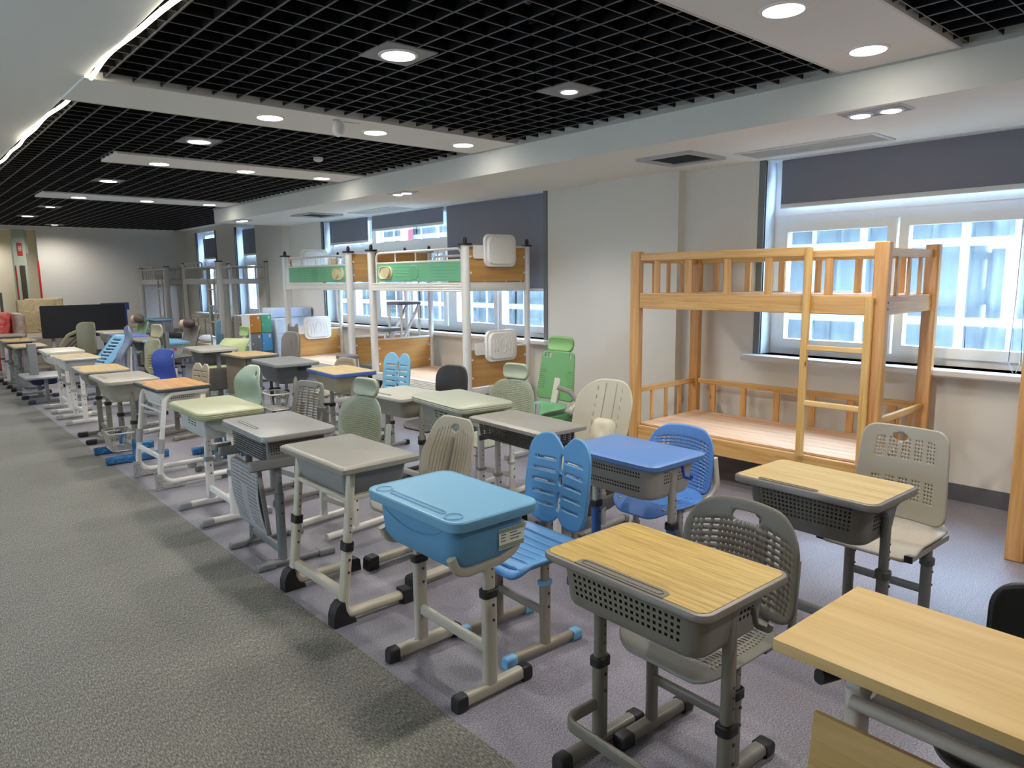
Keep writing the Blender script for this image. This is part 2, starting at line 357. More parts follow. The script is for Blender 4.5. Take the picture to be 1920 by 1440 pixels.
gridbars(1.04, 4.28, -3, 1.36); gridbars(1.04, 4.28, 1.97, 4.74); gridbars(1.04, 4.28, 5.37, 12.12); gridbars(1.04, 5.4, 12.12, YF - .15)
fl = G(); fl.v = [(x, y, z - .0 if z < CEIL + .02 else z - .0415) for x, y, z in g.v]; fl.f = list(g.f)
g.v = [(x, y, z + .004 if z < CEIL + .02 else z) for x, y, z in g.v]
struct('ceiling_grid_lit_edge', fl, pl('57575a', .5), label='lower edges of the open cell ceiling grid, light from below put into the grey')  # edge strips coloured lighter for the light they catch from below
struct('ceiling_grid', g, pl('0d0d0f', .6, 0, .2), label='black open cell ceiling grid')
struct('ceiling_border', G().box(1.0, XW, YF - .16, YF, CEIL - .004, CEIL + .07).box(5.4, XW, 12.12, YF, CEIL - .004, CEIL + .07), M_CEIL, label='white ceiling border along the end wall')
g = G(); random.seed(5)
for k in range(60):
    x = random.uniform(2.6, 4.2); y = random.uniform(2.0, 3.4); r = Matrix.Rotation(random.uniform(0, 3), 4, 'Z')
    q = G().cb(0, 0, 0, random.uniform(.03, .09), .025, .02); q.xf(Matrix.Translation((x, y, CEIL + random.uniform(.2, .35))) @ r); g.add(q.v, q.f)
o = ob('duct_debris', g, crinkle('foil_scrap', '2a2a2a', '6a6a6a'), None); prop(o, 'crumpled foil duct insulation seen above the open grid', 'insulation', None, 'stuff')

# ---------------------------------------------------------------- luminaires
M_LENS = emit('lamp_lens', (1, .95, .86), 14); M_RING = pl('e9e7e2', .4); M_LED = emit('led_glow', (1, .93, .74), LED_E)
def lamp(name, loc, watts, ang, blend, col=(1, .95, .88), r=.06, aim=None):
    d = bpy.data.lights.new(name, 'SPOT'); d.energy = watts; d.spot_size = radians(ang); d.spot_blend = blend; d.color = col; d.shadow_soft_size = r
    o = bpy.data.objects.new(name, d); COL.objects.link(o); o.location = loc
    if aim: o.rotation_euler = Vector(aim).to_track_quat('-Z', 'Y').to_euler()
    return o
def downlight(x, y, r, label, group, on=True, plate=False, z=CEIL - .012, w=1.0, cone=165):
    t = thing('downlight', label, 'ceiling light', (x, y, z), 0, group)
    ob('ring', G().loft([[(a, b, 0) for a, b in circ(r * 1.22, 32)], [(a, b, -.006) for a, b in circ(r * 1.18, 32)], [(a, b, -.008) for a, b in circ(r * 1.02, 32)], [(a, b, -.001) for a, b in circ(r, 32)]], True, False), M_RING, t)
    ob('lens', G().loft([[(a, b, -.002) for a, b in circ(r, 32)], [(a, b, -.006) for a, b in circ(r * .9, 32)]]), M_LENS if on else pl('8d8d8d'), t)
    if plate: ob('mounting_plate', G().slab(0, 0, .3, .3, .01, .0, .01), pl('77777a'), t)
    if on:
        L = lamp('lamp', (0, 0, -.03), LAMP_W * w, cone, .7 if cone > 150 else .45); L.parent = t
    return t
LB = 'round white downlight in the ceiling panel, '
for j, (y, nm) in enumerate(((1.68, 'panel closest to the camera'), (5.06, 'second panel with the sensor'), (7.67, 'third panel'), (11.3, 'narrow fourth panel'))):
    for k, (x, wh) in enumerate(((2.23, 'aisle side'), (3.08, 'middle one'), (3.95, 'next to the beam'))):
        downlight(x, y, .085, LB + nm + ', ' + wh, 'panel downlights', w=.9 if k == 2 else 1.0, cone=128 if k == 2 else 165)
GL = ['round downlight on a square plate in the open grid before the first lit panel', 'round downlight in the black grid between second and third panel', 'round downlight in the black grid between third and fourth panel', 'round downlight in the black grid far off near the end wall']
for k, y in enumerate((3.31, 6.34, 9.4, 15.1)): downlight(2.17, y, .085, GL[k], 'grid downlights', True, True, CEIL - .001, 1.1)
downlight(3.39, 3.26, .05, 'small dim downlight on a plate in the grid beside the beam', 'grid downlights', True, True, CEIL - .001, .15)
downlight(2.19, 13.1, .06, 'small dim downlight in the far grid past the fourth panel', 'grid downlights', True, True, CEIL - .001, 1.3)
downlight(2.9, 17.1, .06, 'tiny downlight in the grid close to the end wall', 'grid downlights', True, True, CEIL - .001, 1.3)
for k, y in enumerate((-1.2, 2.2, 5.6, 9.0, 12.4, 15.8)): downlight(-1.3, y, .085, 'round downlight over the aisle', 'aisle downlights', True, False, CEIL - .001, 1.0)
for x in (2.17, 3.39): downlight(x, -.6, .085, 'round downlight in the grid over the near tables', 'grid downlights', True, True, CEIL - .001)
def twin(y, label, L=.34):
    t = thing('twin_spotlight', label, 'ceiling light', (4.45, y, SOF), 0, 'twin spotlights in the beam')
    ob('frame', G().slab(0, 0, .2, L + .02, .01, -.008, .002), pl('c8c8cc', .35), t)
    ob('recess', G().slab(0, 0, .17, L - .01, .008, -.0095, -.006), pl('9a9aa0', .35), t)
    for s in (-1, 1):
        h = ob('spot_head', G().loft([[(a, b + s * L * .25, -.0085) for a, b in circ(.072, 24)], [(a, b + s * L * .25, -.016) for a, b in circ(.066, 24)]]), pl('d8d8dc', .3), t)
        ob('lens', G().loft([[(a, b + s * L * .25, -.014) for a, b in circ(.056, 24)], [(a, b + s * L * .25, -.0185) for a, b in circ(.048, 24)]]), M_LENS, h)
        l = lamp('lamp', (0, s * L * .25, -.05), SPOT_W, 110, .8, (1, .97, .92), .05); l.parent = t
twin(1.83, 'rectangular twin spotlight in the beam above the bunk bed'); twin(6.8, 'rectangular twin spotlight in the beam above the green bunk bed'); twin(11.35, 'small twin spotlight at the far end of the beam')
for k, (y0, y1, nm) in enumerate(((-2.8, 4.74, 'long wavy led strip along the first grid opening'), (5.38, 13.5, 'long led strip along the second grid opening'))):
    n = int((y1 - y0) / .12); pts = []
    for i in range(n + 1):
        y = y0 + (y1 - y0) * i / n; pts.append((1.05 + .012 * sin(y * 2.6) + .006 * sin(y * 7), y, CEIL - .004 + .008 * sin(y * 3.3 + 1)))
    t = thing('led_strip', nm, 'led light', (0, 0, 0)); ob('tube', G().tube(pts, .011, 8), M_LED, t)
t = thing('motion_sensor', 'white ceiling sensor dangling by its wire from the second panel', 'sensor', (2.66, 4.84, CEIL - .012))
ob('shell', G().loft([[(a, b, z) for a, b in circ(r, 16)] for z, r in ((-.12, .012), (-.105, .035), (-.07, .045), (-.035, .04), (-.02, .03))]).xf(Matrix.Rotation(.25, 4, 'Y')), pl('e6e4de'), t)
ob('wire', G().tube([(.0, 0, -.03), (.01, .01, -.015), (.0, .03, -.002), (.08, .02, -.003), (.16, .0, -.003)], .003, 6).slab(-.03, 0, .05, .05, .02, -.003, .0), pl('c9c7c0'), t)
t = thing('smoke_detector', 'small white detector among the grid beside the third panel', 'detector', (3.32, 6.5, CEIL)); ob('body', G().loft([[(a, b, z) for a, b in circ(r, 16)] for z, r in ((.004, .045), (-.02, .045), (-.035, .028))]), pl('d9d7d0'), t)

# air outlets in the beam underside
def cassette(x, y, w, d, label):
    t = thing('ceiling_cassette', label, 'air outlet', (x, y, SOF))
    g = G(); g.loft([[(a, b, 0) for a, b in rr(w, d, .01, 3)], [(a, b, -.02) for a, b in rr(w, d, .01, 3)], [(a, b, -.02) for a, b in rr(w - .1, d - .1, .01, 3)], [(a, b, -.004) for a, b in rr(w - .12, d - .12, .01, 3)]], True, False)
    ob('frame', g, pl('b4b4b4', .5), t, 30); ob('opening', G().box(-w / 2 + .06, w / 2 - .06, -d / 2 + .06, d / 2 - .06, -.005, -.003), pl('0b0b0c', .9), t, 0)  # flat black plate paints the shade of the hole, no depth behind
    ob('duct_flap', G().box(w / 2 - .1, w / 2 - .07, -d / 2 + .07, d / 2 - .07, -.012, -.005), pl('4f5359', .5), t, 0)
cassette(4.94, 3.52, .5, .52, 'square open air outlet with a black hole above the bunk bed')
cassette(4.94, 9.8, .52, .62, 'square open air outlet with a loose flap above the far green bunk bed')
def grille(x, y, w, d, label):
    t = thing('ceiling_grille', label, 'air grille', (x, y, SOF))
    ob('frame', G().loft([[(a, b, 0) for a, b in rr(w, d, .006, 2)], [(a, b, -.01) for a, b in rr(w, d, .006, 2)], [(a, b, -.01) for a, b in rr(w - .06, d - .06, .006, 2)], [(a, b, -.002) for a, b in rr(w - .07, d - .07, .006, 2)]], True, False), pl('dcdbd6'), t, 30)
    g = G(); n = int((w - .08) / .016)
    for k in range(n): g.box(-w / 2 + .042 + k * .016, -w / 2 + .05 + k * .016, -d / 2 + .036, d / 2 - .036, -.009, -.003)
    ob('slats', g, pl('c6c2ba'), t, 0); ob('backing', G().box(-w / 2 + .03, w / 2 - .03, -d / 2 + .03, d / 2 - .03, -.003, -.001), pl('55524e'), t, 0)
grille(5.27, 2.62, .36, 1.06, 'long slatted air grille above the window by the bunk bed'); grille(5.32, 8.72, .36, 1.1, 'long slatted air grille above the wide far window')

# ---------------------------------------------------------------- windows
M_FR = pl('f0f0ee', .35); M_REV = pl('d3dbe3', .6); M_TRIM = pl('6f7274', .5)
def window(name, y0, y1, z0, z1, label, posts=(), transom=2.06, casements=()):
    """recessed white window; posts = full-height mullion positions, casements = sash ranges (a, b)"""
    t = thing(name, None, None, (XW, (y0 + y1) / 2, z0)); prop(t, label, 'window', None, 'structure'); c = (y0 + y1) / 2
    A, B, Z = y0 - c, y1 - c, z1 - z0; xf0, xf1 = .17, .24
    ob('reveal', G().box(.0, .29, B - .006, B, 0, Z).box(.0, .29, A, A + .006, 0, Z).box(0, .29, A + .006, B - .006, Z - .006, Z), M_REV, t, 0)
    ob('surround', G().box(-.014, .02, B - .006, B + .05, -.02, Z).box(-.014, .02, A - .05, A + .006, -.02, Z), M_TRIM, t, 0, .003)
    ob('sill', G().slab(.06, 0, .36, B - A + .22, .015, -.05, .0, .012), wallpaint('sill_stone', 'd8d5cf', .4), t)
    tz = transom - z0; cuts = [A] + sorted(p - c for p in posts) + [B]
    g = G()
    for p, q in zip(cuts, cuts[1:]):
        g.rect(xf0, xf1, p, q, 0, tz - .02, .06, .06, .06, .07); g.rect(xf0 - .004, xf1, p, q, tz - .02, Z, .06, .06, .07, .06)
    ob('frame', g, M_FR, t, 0, .004)
    for a, b in casements:
        a -= c; b -= c; zt = tz - .09
        s = ob('sash', G().rect(xf0 - .02, xf1 - .012, a, b, .055, zt + .01, .065, .065, .075, .075), M_FR, t, 0, .005)
        ob('glass', G().box(xf0 + .012, xf0 + .016, a + .06, b - .06, .12, zt - .06), glass(), s, 0)
    if transom: ob('glass', G().box(xf0 + .03, xf0 + .034, A + .05, B - .05, tz + .04, Z - .05), glass(), t, 0)
    return t
window('window_1', 1.1, 3.15, .93, SOF, 'wide white window behind the wooden bunk bed', (), 2.1, ((1.19, 2.14), (2.16, 3.08)))
window('window_2', 5.76, 10.93, .9, SOF, 'very wide white window of three bays behind the green bunk beds', (7.72, 9.62), 2.08, ((5.83, 6.73), (6.75, 7.64), (7.8, 8.66), (8.68, 9.54), (9.7, 10.28), (10.3, 10.86)))
window('window_3', 13.45, 14.67, .9, 2.66, 'narrow white window beyond the column', (), 2.05, ((13.52, 14.06), (14.08, 14.6)))
window('window_4', 15.82, 16.98, .9, 2.66, 'narrow white window close to the far corner', (), 2.05, ((15.89, 16.39), (16.41, 16.91)))
window('window_5', -1.6, .55, .93, SOF, 'white window beside the nearest tables', (), 1.98, ((-1.5, -.53), (-.5, .46)))
def blind(y0, y1, zt, zb, label, x=XW + .1, cord=None):
    t = thing('roller_blind', label, 'blind', (x, (y0 + y1) / 2, zt), 0, 'grey roller blinds'); h = (y1 - y0) / 2; g = G(); n = 26
    ob('fabric', G().box(-.0015, .0015, -h, h, zb - zt, -.0), pl('7d7f8b', .8), t, 0)
    ob('bottom_bar', G().slab(0, 0, .02, 2 * h, .008, zb - zt - .035, zb - zt), pl('d5d5d3', .4), t)
    ob('roller', G().cyl((.045, -h, -.03), (.045, h, -.03), .024, 14), pl('cfcfd0'), t)
    if cord is not None:
        ob('cord', G().tube([(-.05, cord - .015, 0), (-.05, cord - .015, -1.1), (-.05, cord - .03, -1.52), (-.05, cord, -1.62), (-.05, cord + .04, -1.52), (-.05, cord + .03, -1.1), (-.05, cord + .022, 0)], .004, 6), pl('ecebe6'), t)
blind(1.14, 3.06, SOF - .001, 2.17, 'dark grey roller blind drawn a little way down over the bunk bed window', cord=-.78)
blind(9.68, 10.88, SOF - .001, 2.18, 'dark grey roller blind of the farthest bay of the wide window'); blind(7.76, 9.55, SOF - .001, 2.33, 'dark grey roller blind rolled highest in the middle bay of the wide window')
blind(5.86, 7.68, SOF - .001, 1.47, 'dark grey roller blind drawn halfway down behind the green bunk bed'); blind(13.5, 14.56, 2.6, 2.12, 'dark grey roller blind of the narrow window beside the column'); blind(15.86, 16.86, 2.52, 2.1, 'dark grey roller blind of the narrow window by the far corner')
blind(-1.5, .5, SOF - .001, 2.16, 'dark grey roller blind beside the nearest tables')

# ---------------------------------------------------------------- the building across the yard
t = thing('facade_building', 'pale building across the yard with sheeted windows and red pillars', 'building', (9.6, 8, -3))
ob('wall', G().box(.5, .8, -16, 22, 0, 7.0), wallpaint('facade_paint', '565e64'), t, 0)
Mfw = pl('53585b', .5); Msh = [wallpaint('sheet_a', '555b5d'), wallpaint('sheet_b', '4e5456'), wallpaint('sheet_c', '5b6062')]; Mgl = pl('6d7f8c', .2)
for k in range(32):
    y = -15.6 + k * 1.16
    g = G(); zz = (2.3, 4.02, 4.95, 5.55, 6.9)
    for z, z2 in zip(zz, zz[1:]): g.rect(0, .075, y, y + .65, z, z2, .05, .03, .05, .05); g.rect(0, .075, y + .65, y + 1.16, z, z2, .03, .05, .05, .05)
    ob('window_frame', g, Mfw, t, 0)
    random.seed(k); g = G(); n = 26; ph = random.uniform(0, 6); fr = random.uniform(5, 9); R = []
    for z in (2.3, 3.1, 4.0, 4.7, 5.2, 5.9, 6.9):
        R.append([(.26 + .05 * sin(fr * 3 * i / n + ph + z * .35) + .025 * sin(13 * i / n * 3 + z), y + 1.16 * i / n + .05 * sin(z * 1.7 + ph + i * .4), z) for i in range(n + 1)])
    vs = [v for r in R for v in r]; m = n + 1; fs = [(a * m + i, a * m + i + 1, (a + 1) * m + i + 1, (a + 1) * m + i) for a in range(len(R) - 1) for i in range(n)]
    g.add(vs, fs); ob('hanging_sheet', g, Msh[k % 3], t, 80)
for y in (-10, -2.9, .95, 6.3, 11.8): ob('red_pillar', G().box(-.12, .02, y, y + .32, 0, 7.8), pl('7a3c43', .6), t, 0)
struct('ground_outside', G().box(5.95, 20, -25, 40, -3.2, -3), wallpaint('yard_concrete', '8b8e90'), label='concrete yard outside the windows')
_l = lamp('corridor_fill', (1.9, 18.8, 2.7), 40, 150, .9)  # unseen fill light added to brighten the corridor behind the doorway
# ---------------------------------------------------------------- desks
BLK = '1c1c1e'; GRY = '8d8d8a'; OLV = '77746a'; WHT = 'e4e1da'; BEI = 'b8b2a2'
def desk_top(t, w, d, z, col, thick=.024, r=.035, kind='plain', inlay=None, ec=None, x0=0):
    """x0 shifts the board toward the sitter (+x) or the aisle (-x)"""
    if kind == 'ridged':
        lv = [(z - .05, .012), (z - .042, .004), (z - .034, .001), (z - .031, .004), (z - .024, .0), (z - .02, .003), (z - .012, .0), (z - .005, .005), (z, .014)]
    elif kind == 'bevel':
        lv = [(z - thick, .004), (z - thick + .004, 0), (z - .012, 0), (z - .009, .003), (z - .001, .022), (z, .026)]
    elif kind == 'lip':
        lv = [(z - thick, .003), (z - thick + .006, 0), (z - .006, 0), (z - .001, .004), (z, .01), (z - .003, .014)]
    else: lv = [(z - thick, .005), (z - thick + .005, 0), (z - .007, 0), (z - .002, .003), (z, .009)]
    top = ob('desktop', G().plate(x0, 0, d, w, r, lv), pl(ec or col, .38), t)
    if inlay:
        m = .014; ob('wood_surface', G().plate(x0, 0, d - 2 * m, w - 2 * m, max(r - m, .006), [(z - .003, 0), (z + .0012, 0), (z + .002, .001)]), inlay, top)
    return top
def slot(top, cx, cy, sx, sy, z, col, rim=.004):
    """raised rim of a shallow groove"""
    r = min(sx, sy) / 2
    ob('groove', G().sweep([(x, y, z) for x, y in rr(sx, sy, r, 6, cx, cy)], circ(rim / 2, 6), closed=True), pl(col, .4), top)
def dots(g, x, y0, y1, z0, z1, ny, nz): pass
def leg_T(t, s, ly, ztop, zc, leg, x=0, sec=(.054, .034), foot=(-.2, .2), footcol=None, fsec=(.04, .05), cap=None, collar=None, caplen=.045, up=None, upsec=None, style='round', tophole=True, lean=0):
    m = pl(leg, .38); y = s * ly; a, b = sec; ua, ub = upsec or (a - .01, b - .008); zf = fsec[1]
    g = G(); g.loft([[(x + p, y + q, z) for p, q in rr(a, b, min(a, b) * .45, 4)] for z in (zf * .6, zc)])
    mk = G(); md = pl('3c3b38', .4)
    for k in range(2): mk.cyl((x + .005, y - b / 2 + .001, zc - .05 - k * .06), (x + .005, y - b / 2 - .003, zc - .05 - k * .06), .006, 8)
    lo = ob('leg', g, m, t, marks=(mk, md))
    g = G(); g.loft([[(x + p + lean * (z - zc), y + q, z) for p, q in rr(ua, ub, min(ua, ub) * .45, 4)] for z in (zc - .01, ztop)])
    mk = G()
    for k in range(3):
        if zc + .07 + k * .032 < ztop: mk.cyl((x + .005, y - ub / 2 + .001, zc + .06 + k * .032), (x + .005, y - ub / 2 - .0012, zc + .06 + k * .032), .0042, 8)
    ob('upper_tube', g, pl(up or leg, .38), lo, marks=(mk, md))
    if collar:
        h = .03 if style != 'ring' else .016
        ob('collar', G().plate(x, y, a + .012, b + .012, min(a, b) * .5, [(zc - h * .7, .004), (zc - h * .6, 0), (zc + h * .3, 0), (zc + h * .45, .004)]), pl(collar, .5), lo)
    f0, f1 = foot
    fo = ob('foot', G().loft([[(xx, y + p, fsec[1] / 2 + .006 + q) for p, q in rr(fsec[0], fsec[1] - .006, .014, 4)] for xx in ((f0 + .014, f1 - .014) if cap else (f0, f1))]), pl(footcol or leg, .38), t)
    if cap:
        for e, sg in ((f0, -1), (f1, 1)):
            q = fsec[1]; g = G()
            if style == 'boot':  # tall rounded end
                g.loft([[(e - sg * caplen * u, y + p * k, q / 2 + .003 + r_ * k) for p, r_ in rr(fsec[0] + .008, q, .014, 4)] for u, k in ((1, 1), (.3, 1), (0, .96), (-.12, .8), (-.18, .5))])
            else:
                g.loft([[(e - sg * caplen * u, y + p * k, q * kk / 2 + .002 + r_ * kk) for p, r_ in rr(fsec[0] + .008, q + .004, .012, 4)] for u, k, kk in ((1, 1, 1), (.2, 1, 1), (0, .95, .9), (-.08, .8, .7))])
            ob('foot_cap', g, pl(cap, .5), fo)
    return lo
def cross(t, ly, z, x, col, sec=(.03, .045), name='crossbar'): return ob(name, G().sweep([(x, -ly, z), (x, ly, z)], rr(sec[0], sec[1], .012, 4)), pl(col, .38), t)
def bracket(t, s, ly, z, col, x=0, L=.26, hgt=.06):
    """flared support under the board"""
    y = s * ly; return ob('bracket', G().loft([[(x + p, y + q, zz) for p, q in rr(l, wd, .012, 4)] for zz, l, wd in ((z - hgt, .05, .03), (z - hgt * .75, .06, .034), (z - hgt * .4, .12, .036), (z - hgt * .15, L, .034), (z, L, .03))]), pl(col, .42), t)
def hook(t, x, y, z, col): return ob('bag_hook', G().sweep(fillet([(x, y, z), (x, y - .012, z - .05), (x, y - .05, z - .05), (x, y - .055, z - .03)], .01), rr(.016, .008, .003, 2), (1, 0, 0)), pl(col, .4), t)
def grid_holes(sides, zr, ar): return lambda sd, a, z: sd in sides and zr[0] < z < zr[1] and any(lo < a < hi for lo, hi in ar)
def desk(label, x, y, rot, w, d, h, top, drawer=None, legs=None, group=None, name='school_desk'):
    t = thing(name, label, 'desk', (x, y, 0), rot, group); tp = desk_top(t, w, d, h, **top); th = .05 if top.get('kind') == 'ridged' else top.get('thick', .024)
    if drawer:
        q = dict(w=d * .8, d=w * .82, hgt=.13, taper=.02, r=.03, col=GRY, holes=None, cell=(.009, .006), x=0); q.update(drawer)
        g = G().tub(q['w'], q['d'], h - th - q['hgt'], h - th, q['taper'], q['r'], q['holes'], q['cell']); g.v = [(a + q['x'], b, c) for a, b, c in g.v]
        dr = ob('drawer', g, pl(q['col'], .42), t, 35)
        if q['holes']:
            ob('shade_liner', G().tub(q['w'] - .02, q['d'] - .02, h - th - q['hgt'] + .008, h - th - .004, q['taper'], q['r'], None).xf(Matrix.Translation((q['x'], 0, 0))), pl(q.get('inner', '2b2a27'), .7), dr) if q.get('shade_liner', True) else None  # dark inner tub colours in the shade seen through the drawer holes
    if legs:
        L = dict(ly=w * .4, zc=.42); L.update(legs); cb_ = L.pop('cross', None); br = L.pop('bracket', None); zt = L.pop('ztop', h - th - .01); ly = L.pop('ly')
        for s in (-1, 1):
            leg_T(t, s, ly, zt, leg=L['leg'], **{k: v for k, v in L.items() if k != 'leg'})
            if br: bracket(t, s, ly, h - th, br, L.get('x', 0))
        if cb_: cross(t, ly, cb_[0], L.get('x', 0), cb_[1] if len(cb_) > 1 else L['leg'])
    return t, tp

# ---------------------------------------------------------------- chairs
def ring_dots(i, j, x, z, nx, nz): return i & 1 and j & 1
def chair(label, x, y, rot, back, seat=None, frame=None, group=None, name='school_chair'):
    """seat centre at the origin, back towards +x"""
    t = thing(name, label, 'chair', (x, y, 0), rot, group)
    B = dict(w=.4, h=.36, z=.47, x=.2, r=.09, rec=.12, curve=.03, cx=(.012, .008), cz=(.012, .008), hole=None, ells=(), shape=None, col=GRY, thick=.008, wave=0); B.update(back)
    def bx(a, b):
        v = b + B['h'] / 2
        return (B['x'] + v * sin(B['rec']) - B['curve'] * (2 * a / B['w']) ** 2 + B['wave'] * sin(v / B['h'] * 2 * pi), a, B['z'] + v * cos(B['rec']))
    bk = ob('backrest', G().panel(B['w'], B['h'], B['cx'], B['cz'], B['r'], B['hole'], bx, B['shape'], B['ells']), pl(B['col'], .45), t, 50, 0, B['thick'])
    if seat is not None:
        Q = dict(w=.4, d=.38, z=.43, r=.09, cx=(.012, .008), cz=(.012, .008), hole=None, col=B['col'], thick=.01, front=.035, ells=()); Q.update(seat)
        def sx(a, b):
            u = b / (Q['d'] / 2); dz = -Q['front'] * max(0, -u - .45) ** 2 / .3 + .02 * max(0, u - .5) ** 2 / .25 - .012 * (1 - (2 * a / Q['w']) ** 2) * (1 - u * u)
            return (b, a, Q['z'] + dz)
        ob('seat', G().panel(Q['w'], Q['d'], Q['cx'], Q['cz'], Q['r'], Q['hole'], sx, None, Q['ells']), pl(Q['col'], .45), t, 50, 0, Q['thick'])
        zs = Q['z']
    else: zs = .43
    if frame:
        F = dict(ly=.17, x=.0, zc=.3, leg=GRY, sec=(.05, .032), cap=BLK, collar=BLK, foot=(-.2, .2), cross=.2, posts=.1, postcol=None, post='flat'); F.update(frame)
        for s in (-1, 1):
            leg_T(t, s, F['ly'], zs - .025, F['zc'], F['leg'], F['x'], F['sec'], F['foot'], None, F.get('fsec', (.038, .045)), F['cap'], F['collar'], F.get('caplen', .04), style=F.get('style', 'round'))
            ob('seat_rail', G().sweep([(-.14, s * F['ly'], zs - .022), (.17, s * F['ly'], zs - .022)], rr(.028, .026, .006, 2)), pl(F['postcol'] or F['leg'], .4), t)
            if F['posts']:
                yy = s * F['posts']; k = B['h'] * .55
                ob('back_post', G().sweep(fillet([(.1, yy, zs - .022), (B['x'] + .02, yy, zs - .022), (B['x'] + .012 + .016, yy, B['z'] - .0), (B['x'] + k * sin(B['rec']) + .016, yy, B['z'] + k * cos(B['rec']))], .05), rr(.03, .018, .007, 3), (0, 1, 0)), pl(F['postcol'] or F['leg'], .4), t)
        if F['cross']: cross(t, F['ly'], F['cross'], F['x'], F['leg'], (.024, .038), 'stretcher')
    return t, bk
# back patterns
def h_slots(rx=.8, rz=.75, n=4):
    return lambda i, j, x, z, nx, nz: j & 1 and i % n != 0 and abs(2 * i / nx - 1) < rx and abs(2 * j / nz - 1) < rz
def h_dots(rx=.85, rz=.85): return lambda i, j, x, z, nx, nz: i & 1 and j & 1 and abs(2 * i / nx - 1) < rx and abs(2 * j / nz - 1) < rz
def h_oval(k=.93): return lambda i, j, x, z, nx, nz: i & 1 and j & 1 and (2 * i / nx - 1) ** 2 + (2 * j / nz - 1) ** 2 < k
def h_vslit(k=6, rz=.72, rx=.8): return lambda i, j, x, z, nx, nz: i & 1 and i % 4 == 1 and -rz < 2 * j / nz - 1 < rz * (1 - .35 * abs(2 * i / nx - 1)) and abs(2 * i / nx - 1) < rx
def h_mix(i, j, x, z, nx, nz):
    u = abs(2 * i / nx - 1); v = 2 * j / nz - 1
    if not j & 1 or v > .62 or v < -.85: return False
    if .42 < u < .7: return i % 4 != 0
    return u < .9 and i & 1
def butterfly(w, h, k=.13):
    def f(x, z):
        u = abs(2 * x / w); v = 2 * z / h
        q = min(1, max(0, abs(v) - .35) / .65); q = q * q * (3 - 2 * q)
        lobe = 1 - q * k * 2.4 * max(0, 1 - u / .38) ** 1.3 if v > 0 else 1 - q * k * 1.6 * max(0, 1 - u / .3) ** 1.5
        wx = 1 - .10 * v * v if v < 0 else 1 - .06 * v
        return x * wx, z * lobe
    return f
def h_wing(i, j, x, z, nx, nz):
    u = abs(2 * i / nx - 1); return j % 6 == 3 and .14 < u < .8 and .08 < j / nz < .78
def butter_back(w, h, **k):
    d = dict(w=w, h=h, r=w * .24, cx=(.01, .01), cz=(.0095, .0085), hole=h_wing, shape=butterfly(w, h), curve=.02,
             ells=((0, h * .2, .011, h * .12, 3), (0, -h * .01, .013, .02, 2), (0, -h * .26, .012, h * .13, 3)), thick=.012)
    d.update(k); return d
def h_slat(i, j, x, z, nx, nz): return j % 4 == 2 and abs(2 * i / nx - 1) < .8 and .1 < j / nz < .92
def headrest(t, col, x, z, w=.26, h=.13, stem='c9ccc8', rec=.1):
    def hx(a, b):
        v = b; return (x + .02 * sin((b / h + .5) * pi) - .045 * (2 * a / w) ** 2 * .6 + v * sin(rec), a, z + v)
    hr = ob('headrest', G().panel(w, h, (.012, .01), (.012, .01), .05, None, hx), pl(col, .45), t, 60, 0, .02)
    ob('neck', G().sweep([(x + .045, 0, z - h * .3), (x + .035, 0, z - h * 1.1)], rr(.05, .012, .004, 2), (0, 1, 0)), pl(stem, .4), hr)
    return hr
# ================================================================ first row, along the aisle carpet edge
OAK = wood('oak_laminate', 'cdb067', 'a98a48', 'y', 2.2); OAK2 = wood('pale_oak_laminate', 'c4ae7c', 'ab9360', 'y', 1.1); BIRCH = wood('birch_laminate', 'd3b478', 'c2a061', 'y', .55)
ORW = wood('amber_wood', 'c6934b', 'a87234', 'y', 1); G1 = 'first row of desks'; G2 = 'second row of desks'
# -- oak desk with olive metal frame
dh = grid_holes('f', (.60, .69), ((-.2, .2),))
t, tp = desk('oak topped desk with grey pencil tray and olive perforated drawer', 1.70, 1.25, -1.5, .62, .43, .745,
    dict(col='7d776e', inlay=OAK, r=.045), dict(w=.35, d=.53, hgt=.15, taper=.015, r=.05, col=OLV, holes=lambda s, a, z: s == 'f' and -.21 < a < .2 and z > .612 or s == 'r' and -.02 < a < .1 and z > .63, cell=(.0165, .0045)),
    dict(ly=.245, zc=.325, leg=OLV, sec=(.056, .04), collar=BLK, cap=BLK, cross=None, foot=(-.2, .21), fsec=(.045, .05), bracket='77736a'), G1)
z = .745
ob('pencil_tray', G().loft([[(x, y, zz) for x, y in ((-.203, -.165), (-.203, .165), (-.172, .165), (-.164, .158), (-.158, .14), (-.158, -.14), (-.164, -.158), (-.172, -.165))] for zz in (z - .002, z + .0035)]), pl('7d776e', .4), tp)
slot(tp, -.182, 0, .022, .3, z + .004, '6f6a62')
ob('footrest', G().sweep(fillet([(-.01, .245, .17), (-.17, .245, .17), (-.17, -.245, .17), (-.01, -.245, .17)], .05, 6), rr(.02, .042, .008, 3)), pl(OLV, .35), t)
hook(t, .02, -.30, .70, '5d5a53')
